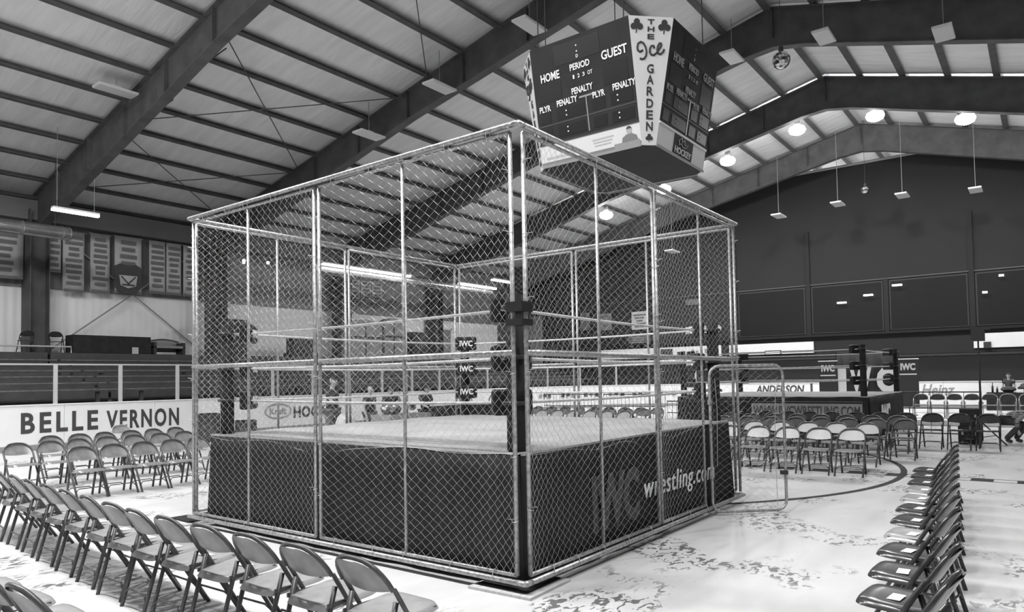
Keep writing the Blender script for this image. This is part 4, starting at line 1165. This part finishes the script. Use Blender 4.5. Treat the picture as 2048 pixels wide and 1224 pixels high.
m = Matrix.Rotation(R(90), 4, 'Y')
MB().lathe([(.14, .22), (.135, .2), (.06, 0), (.045, -.12), (.04, -.16), (0, -.16)], 20, m).build('horn', M_WHITE, t, True)
MB().lathe([(0, .12), (.045, .12), (.05, .02)], 14, m).build('driver', M_CURT, t, True)
MB().tube([(-.06, 0, -.05), (-.05, 0, -.14), (.0, 0, -.145)], .014, 6).build('grip', M_CURT, t)

# ================================================================== PEOPLE
def skin_obj(name, verts, edges, radii, m, parent, sub=1):
    me = bpy.data.meshes.new(name); me.from_pydata(verts, edges, []); me.update(); me.materials.append(m)
    o = obj(name, me, parent)
    sm = o.modifiers.new('skin', 'SKIN'); sm.use_smooth_shade = True
    for i, r in enumerate(radii):
        rr = r if isinstance(r, tuple) else (r, r)
        me.skin_vertices[0].data[i].radius = rr
    me.skin_vertices[0].data[0].use_root = True
    ss = o.modifiers.new('smooth', 'SUBSURF'); ss.levels = sub; ss.render_levels = sub
    return o
def person(x, y, rz, label, h=1.75, lean=0., crouch=0., arms=None, shirt=M_CLOTHD, pants=M_CLOTHM, hair=True, sleeves=.6, turn=0.):
    t = thing('person', label, 'person', (x, y, 0), rz)
    k = h/1.76
    J = {'pelvis': (0,0,.96), 'spine': (0,0,1.14), 'chest': (.0,0,1.34), 'neck': (.0,0,1.49), 'chin': (.035,0,1.555), 'face': (.03,0,1.64), 'crown': (.0,0,1.735)}
    up = ['spine', 'chest', 'neck', 'chin', 'face', 'crown']
    for s, n_ in ((1, 'l'), (-1, 'r')):
        a = (arms or {}).get(n_, 'down')
        J['sh'+n_] = (0, s*.185, 1.41)
        if a == 'down': J['el'+n_] = (-.02, s*.235, 1.13); J['wr'+n_] = (.08, s*.225, .9); d = Vector((.12, 0, -1)).normalized()
        elif a == 'fwd': J['el'+n_] = (.12, s*.21, 1.17); J['wr'+n_] = (.34, s*.12, 1.12); d = Vector((1, -s*.2, -.1)).normalized()
        else: J['el'+n_] = (.1, s*.27, 1.3); J['wr'+n_] = (.16, s*.2, 1.52); d = Vector((.1, 0, 1)).normalized()
        w_ = Vector(J['wr'+n_]); sidev = Vector((0, s, 0)); fwd = d.cross(sidev).normalized()
        J['pa'+n_] = tuple(w_+d*.06)
        for f_ in range(4):
            off = fwd*(.03-.02*f_); ln = (.06, .072, .068, .05)[f_]
            J['k%d%s' % (f_, n_)] = tuple(w_+d*.095+off); J['f%d%s' % (f_, n_)] = tuple(w_+d*(.095+ln*.6)+off-sidev*.006); J['t%d%s' % (f_, n_)] = tuple(w_+d*(.095+ln)+off-sidev*.02)
            up += ['k%d%s' % (f_, n_), 'f%d%s' % (f_, n_), 't%d%s' % (f_, n_)]
        J['th'+n_] = tuple(w_+d*.05+fwd*.04); J['tt'+n_] = tuple(w_+d*.09+fwd*.06-sidev*.012)
        up += ['sh'+n_, 'el'+n_, 'wr'+n_, 'pa'+n_, 'th'+n_, 'tt'+n_]
        st = .1*s
        J['hi'+n_] = (0, s*.09, .92); J['kn'+n_] = (.03+st*.5, s*.1, .51); J['an'+n_] = (-.02+st, s*.1, .085); J['to'+n_] = (.15+st, s*.12, .035)
    J = {a: Vector(b) for a, b in J.items()}
    if crouch:
        dz = crouch
        for n_ in ('pelvis', 'hil', 'hir'): J[n_].z -= dz
        for n_ in up: J[n_].z -= dz
        for n_, s in (('l', 1), ('r', -1)): J['kn'+n_].x += .75*dz; J['kn'+n_].z -= dz*.12
        for n_ in ['pelvis', 'hil', 'hir']+up: J[n_].x -= .3*dz
    if lean:
        o_ = J['pelvis'].copy(); rm = Matrix.Rotation(lean, 3, 'Y')
        for n_ in up: J[n_] = o_ + rm @ (J[n_]-o_)
    for n_ in J: J[n_] = J[n_]*k
    E_ = [('pelvis','spine'),('spine','chest'),('chest','neck'),('neck','chin'),('chin','face'),('face','crown')]
    RD = {'pelvis': .08, 'spine': .075, 'chest': (.1, .075), 'neck': .052, 'chin': (.062, .07), 'face': (.078, .092), 'crown': (.058, .066)}
    for n_ in 'lr':
        E_ += [('chest','sh'+n_),('sh'+n_,'el'+n_),('el'+n_,'wr'+n_),('wr'+n_,'pa'+n_),('pa'+n_,'th'+n_),('th'+n_,'tt'+n_),('pelvis','hi'+n_),('hi'+n_,'kn'+n_),('kn'+n_,'an'+n_),('an'+n_,'to'+n_)]
        RD.update({'sh'+n_: .05, 'el'+n_: .043, 'wr'+n_: .03, 'pa'+n_: (.036, .02), 'th'+n_: .013, 'tt'+n_: .01, 'hi'+n_: .06, 'kn'+n_: .05, 'an'+n_: .03, 'to'+n_: (.028, .02)})
        for f_ in range(4):
            E_ += [('pa'+n_, 'k%d%s' % (f_, n_)), ('k%d%s' % (f_, n_), 'f%d%s' % (f_, n_)), ('f%d%s' % (f_, n_), 't%d%s' % (f_, n_))]
            for q in 'kft': RD['%s%d%s' % (q, f_, n_)] = .0095
    names = list(J); ix = {n_: i for i, n_ in enumerate(names)}
    rad = [tuple(v*k for v in RD[n_]) if isinstance(RD[n_], tuple) else RD[n_]*k for n_ in names]
    skin_obj('body', [tuple(J[n_]) for n_ in names], [(ix[a], ix[b]) for a, b in E_], rad, M_SKIN, t)
    def part(name, ns, es, rs, m):
        i2 = {n_: i for i, n_ in enumerate(ns)}
        skin_obj(name, [tuple(J[n_]) for n_ in ns], [(i2[a], i2[b]) for a, b in es], [tuple(v*k for v in r) if isinstance(r, tuple) else r*k for r in rs], m, t)
    for n_ in 'lr': J['sl'+n_] = J['sh'+n_].lerp(J['el'+n_], sleeves) if sleeves <= 1 else J['el'+n_].lerp(J['wr'+n_], sleeves-1)
    ns = ['pelvis', 'spine', 'chest', 'shl', 'ell' if sleeves > 1 else 'sll', 'shr', 'elr' if sleeves > 1 else 'slr']
    es = [('pelvis', 'spine'), ('spine', 'chest'), ('chest', 'shl'), ('shl', ns[4]), ('chest', 'shr'), ('shr', ns[6])]
    rs = [.15, .145, (.185, .135), .085, .066, .085, .066]
    if sleeves > 1: ns += ['sll', 'slr']; es += [('ell', 'sll'), ('elr', 'slr')]; rs += [.048, .048]
    part('shirt', ns, es, rs, shirt)
    part('trousers', ['pelvis', 'hil', 'knl', 'anl', 'hir', 'knr', 'anr'], [('pelvis','hil'),('hil','knl'),('knl','anl'),('pelvis','hir'),('hir','knr'),('knr','anr')], [.14, .112, .085, .066, .112, .085, .066], pants)
    for n_ in 'lr':
        part('shoe', ['an'+n_, 'to'+n_], [('an'+n_, 'to'+n_)], [(.056, .056), (.056, .045)], M_CURT)
    fc = J['face']; up_ = (J['crown']-J['chin']).normalized(); fr = Vector((0, 1, 0)).cross(up_).normalized(); sd = up_.cross(fr)
    hm = Matrix((fr, sd, up_)).transposed().to_4x4(); hm.translation = fc
    nose = MB().prism([(-.03*k, -.013*k), (.03*k, -.004*k), (.03*k, .004*k), (-.03*k, .013*k)], .04*k, hm @ Matrix.Translation((.075*k, 0, -.035*k)) @ Matrix.Rotation(R(12), 4, 'Y')).build('nose', M_SKIN, t)
    for s in (-1, 1):
        MB().box(.066*k, s*.032*k-.013*k, 0, .084*k, s*.032*k+.013*k, .014*k, hm).build('eye', M_HAIR, t)
        MB().box(-.02*k, s*.08*k-.008*k, -.03*k, .012*k, s*.08*k+.008*k, .03*k, hm).build('ear', M_SKIN, t)
    MB().box(.07*k, -.026*k, -.066*k, .082*k, .026*k, -.057*k, hm).build('mouth', mat('lips', .25, .6), t)
    if hair:
        def hf(u, v):
            a, b_ = 2*math.pi*u, math.pi*.5*v
            lo = -.055 if math.cos(a) < .2 else .045
            r_ = math.cos(b_)
            return hm @ Vector(((.106*math.cos(a)*r_-.012)*k, .094*math.sin(a)*r_*k, (lo*(1-v)+(.124)*math.sin(b_)*v+.03*v*(1-v))*k))
        MB().grid(hf, 20, 8).build('hair', M_HAIR, t, True)
    return t
person(6.45, 10.55, R(-70), 'person standing in dark clothes behind the ring, farthest left of the group', 1.86, 0, 0, {'l': 'down', 'r': 'fwd'}, M_CLOTHD, M_CLOTHM, True)
person(7.6, 10.5, R(-80), 'person with shaved head behind the grey table, seen through the mesh', 1.62, 0, 0, None, M_CLOTHD, M_CLOTHM, False)
person(8.6, 10.85, R(-120), 'person in black leaning forward with one hand raised behind the ring', 1.62, R(20), 0, {'l': 'up', 'r': 'fwd'}, M_CLOTHD, M_CLOTHD, True)
person(9.7, 10.6, R(-95), 'person in black T-shirt standing at the black-draped table behind the ring', 1.58, R(8), 0, {'l': 'fwd', 'r': 'fwd'}, M_CLOTHD, M_CLOTHD, True)
person(32.98, -2.0, R(180), 'small dark-clothed person behind the merchandise table at the far boards', 1.6, 0, 0, None, M_CLOTHD, M_CLOTHD, True)
def plaid():
    m = bpy.data.materials.new('plaid_flannel'); m.use_nodes = True; nt = m.node_tree; N = nt.nodes; L = nt.links
    b_ = N['Principled BSDF']; b_.inputs['Roughness'].default_value = .85
    tc = N.new('ShaderNodeTexCoord'); mul = N.new('ShaderNodeMath'); mul.operation = 'ADD'
    for i, ax in enumerate(('Y', 'Z')):
        w_ = N.new('ShaderNodeTexWave'); w_.bands_direction = ax; w_.inputs['Scale'].default_value = 6
        L.new(tc.outputs['Object'], w_.inputs['Vector']); L.new(w_.outputs['Fac'], mul.inputs[i])
    r = N.new('ShaderNodeValToRGB'); e = r.color_ramp.elements
    e[0].position, e[1].position = .3, .95; e[0].color = (.06,)*3+(1,); e[1].color = (.3,)*3+(1,)
    L.new(mul.outputs[0], r.inputs[0]); L.new(r.outputs[0], b_.inputs['Base Color']); return m
person(15.9, -2.62, R(-92), 'person in plaid shirt and dark trousers bending down at the right frame edge', 1.6, R(72), .32, {'l': 'fwd', 'r': 'fwd'}, plaid(), M_CLOTHD, True, 1.8)
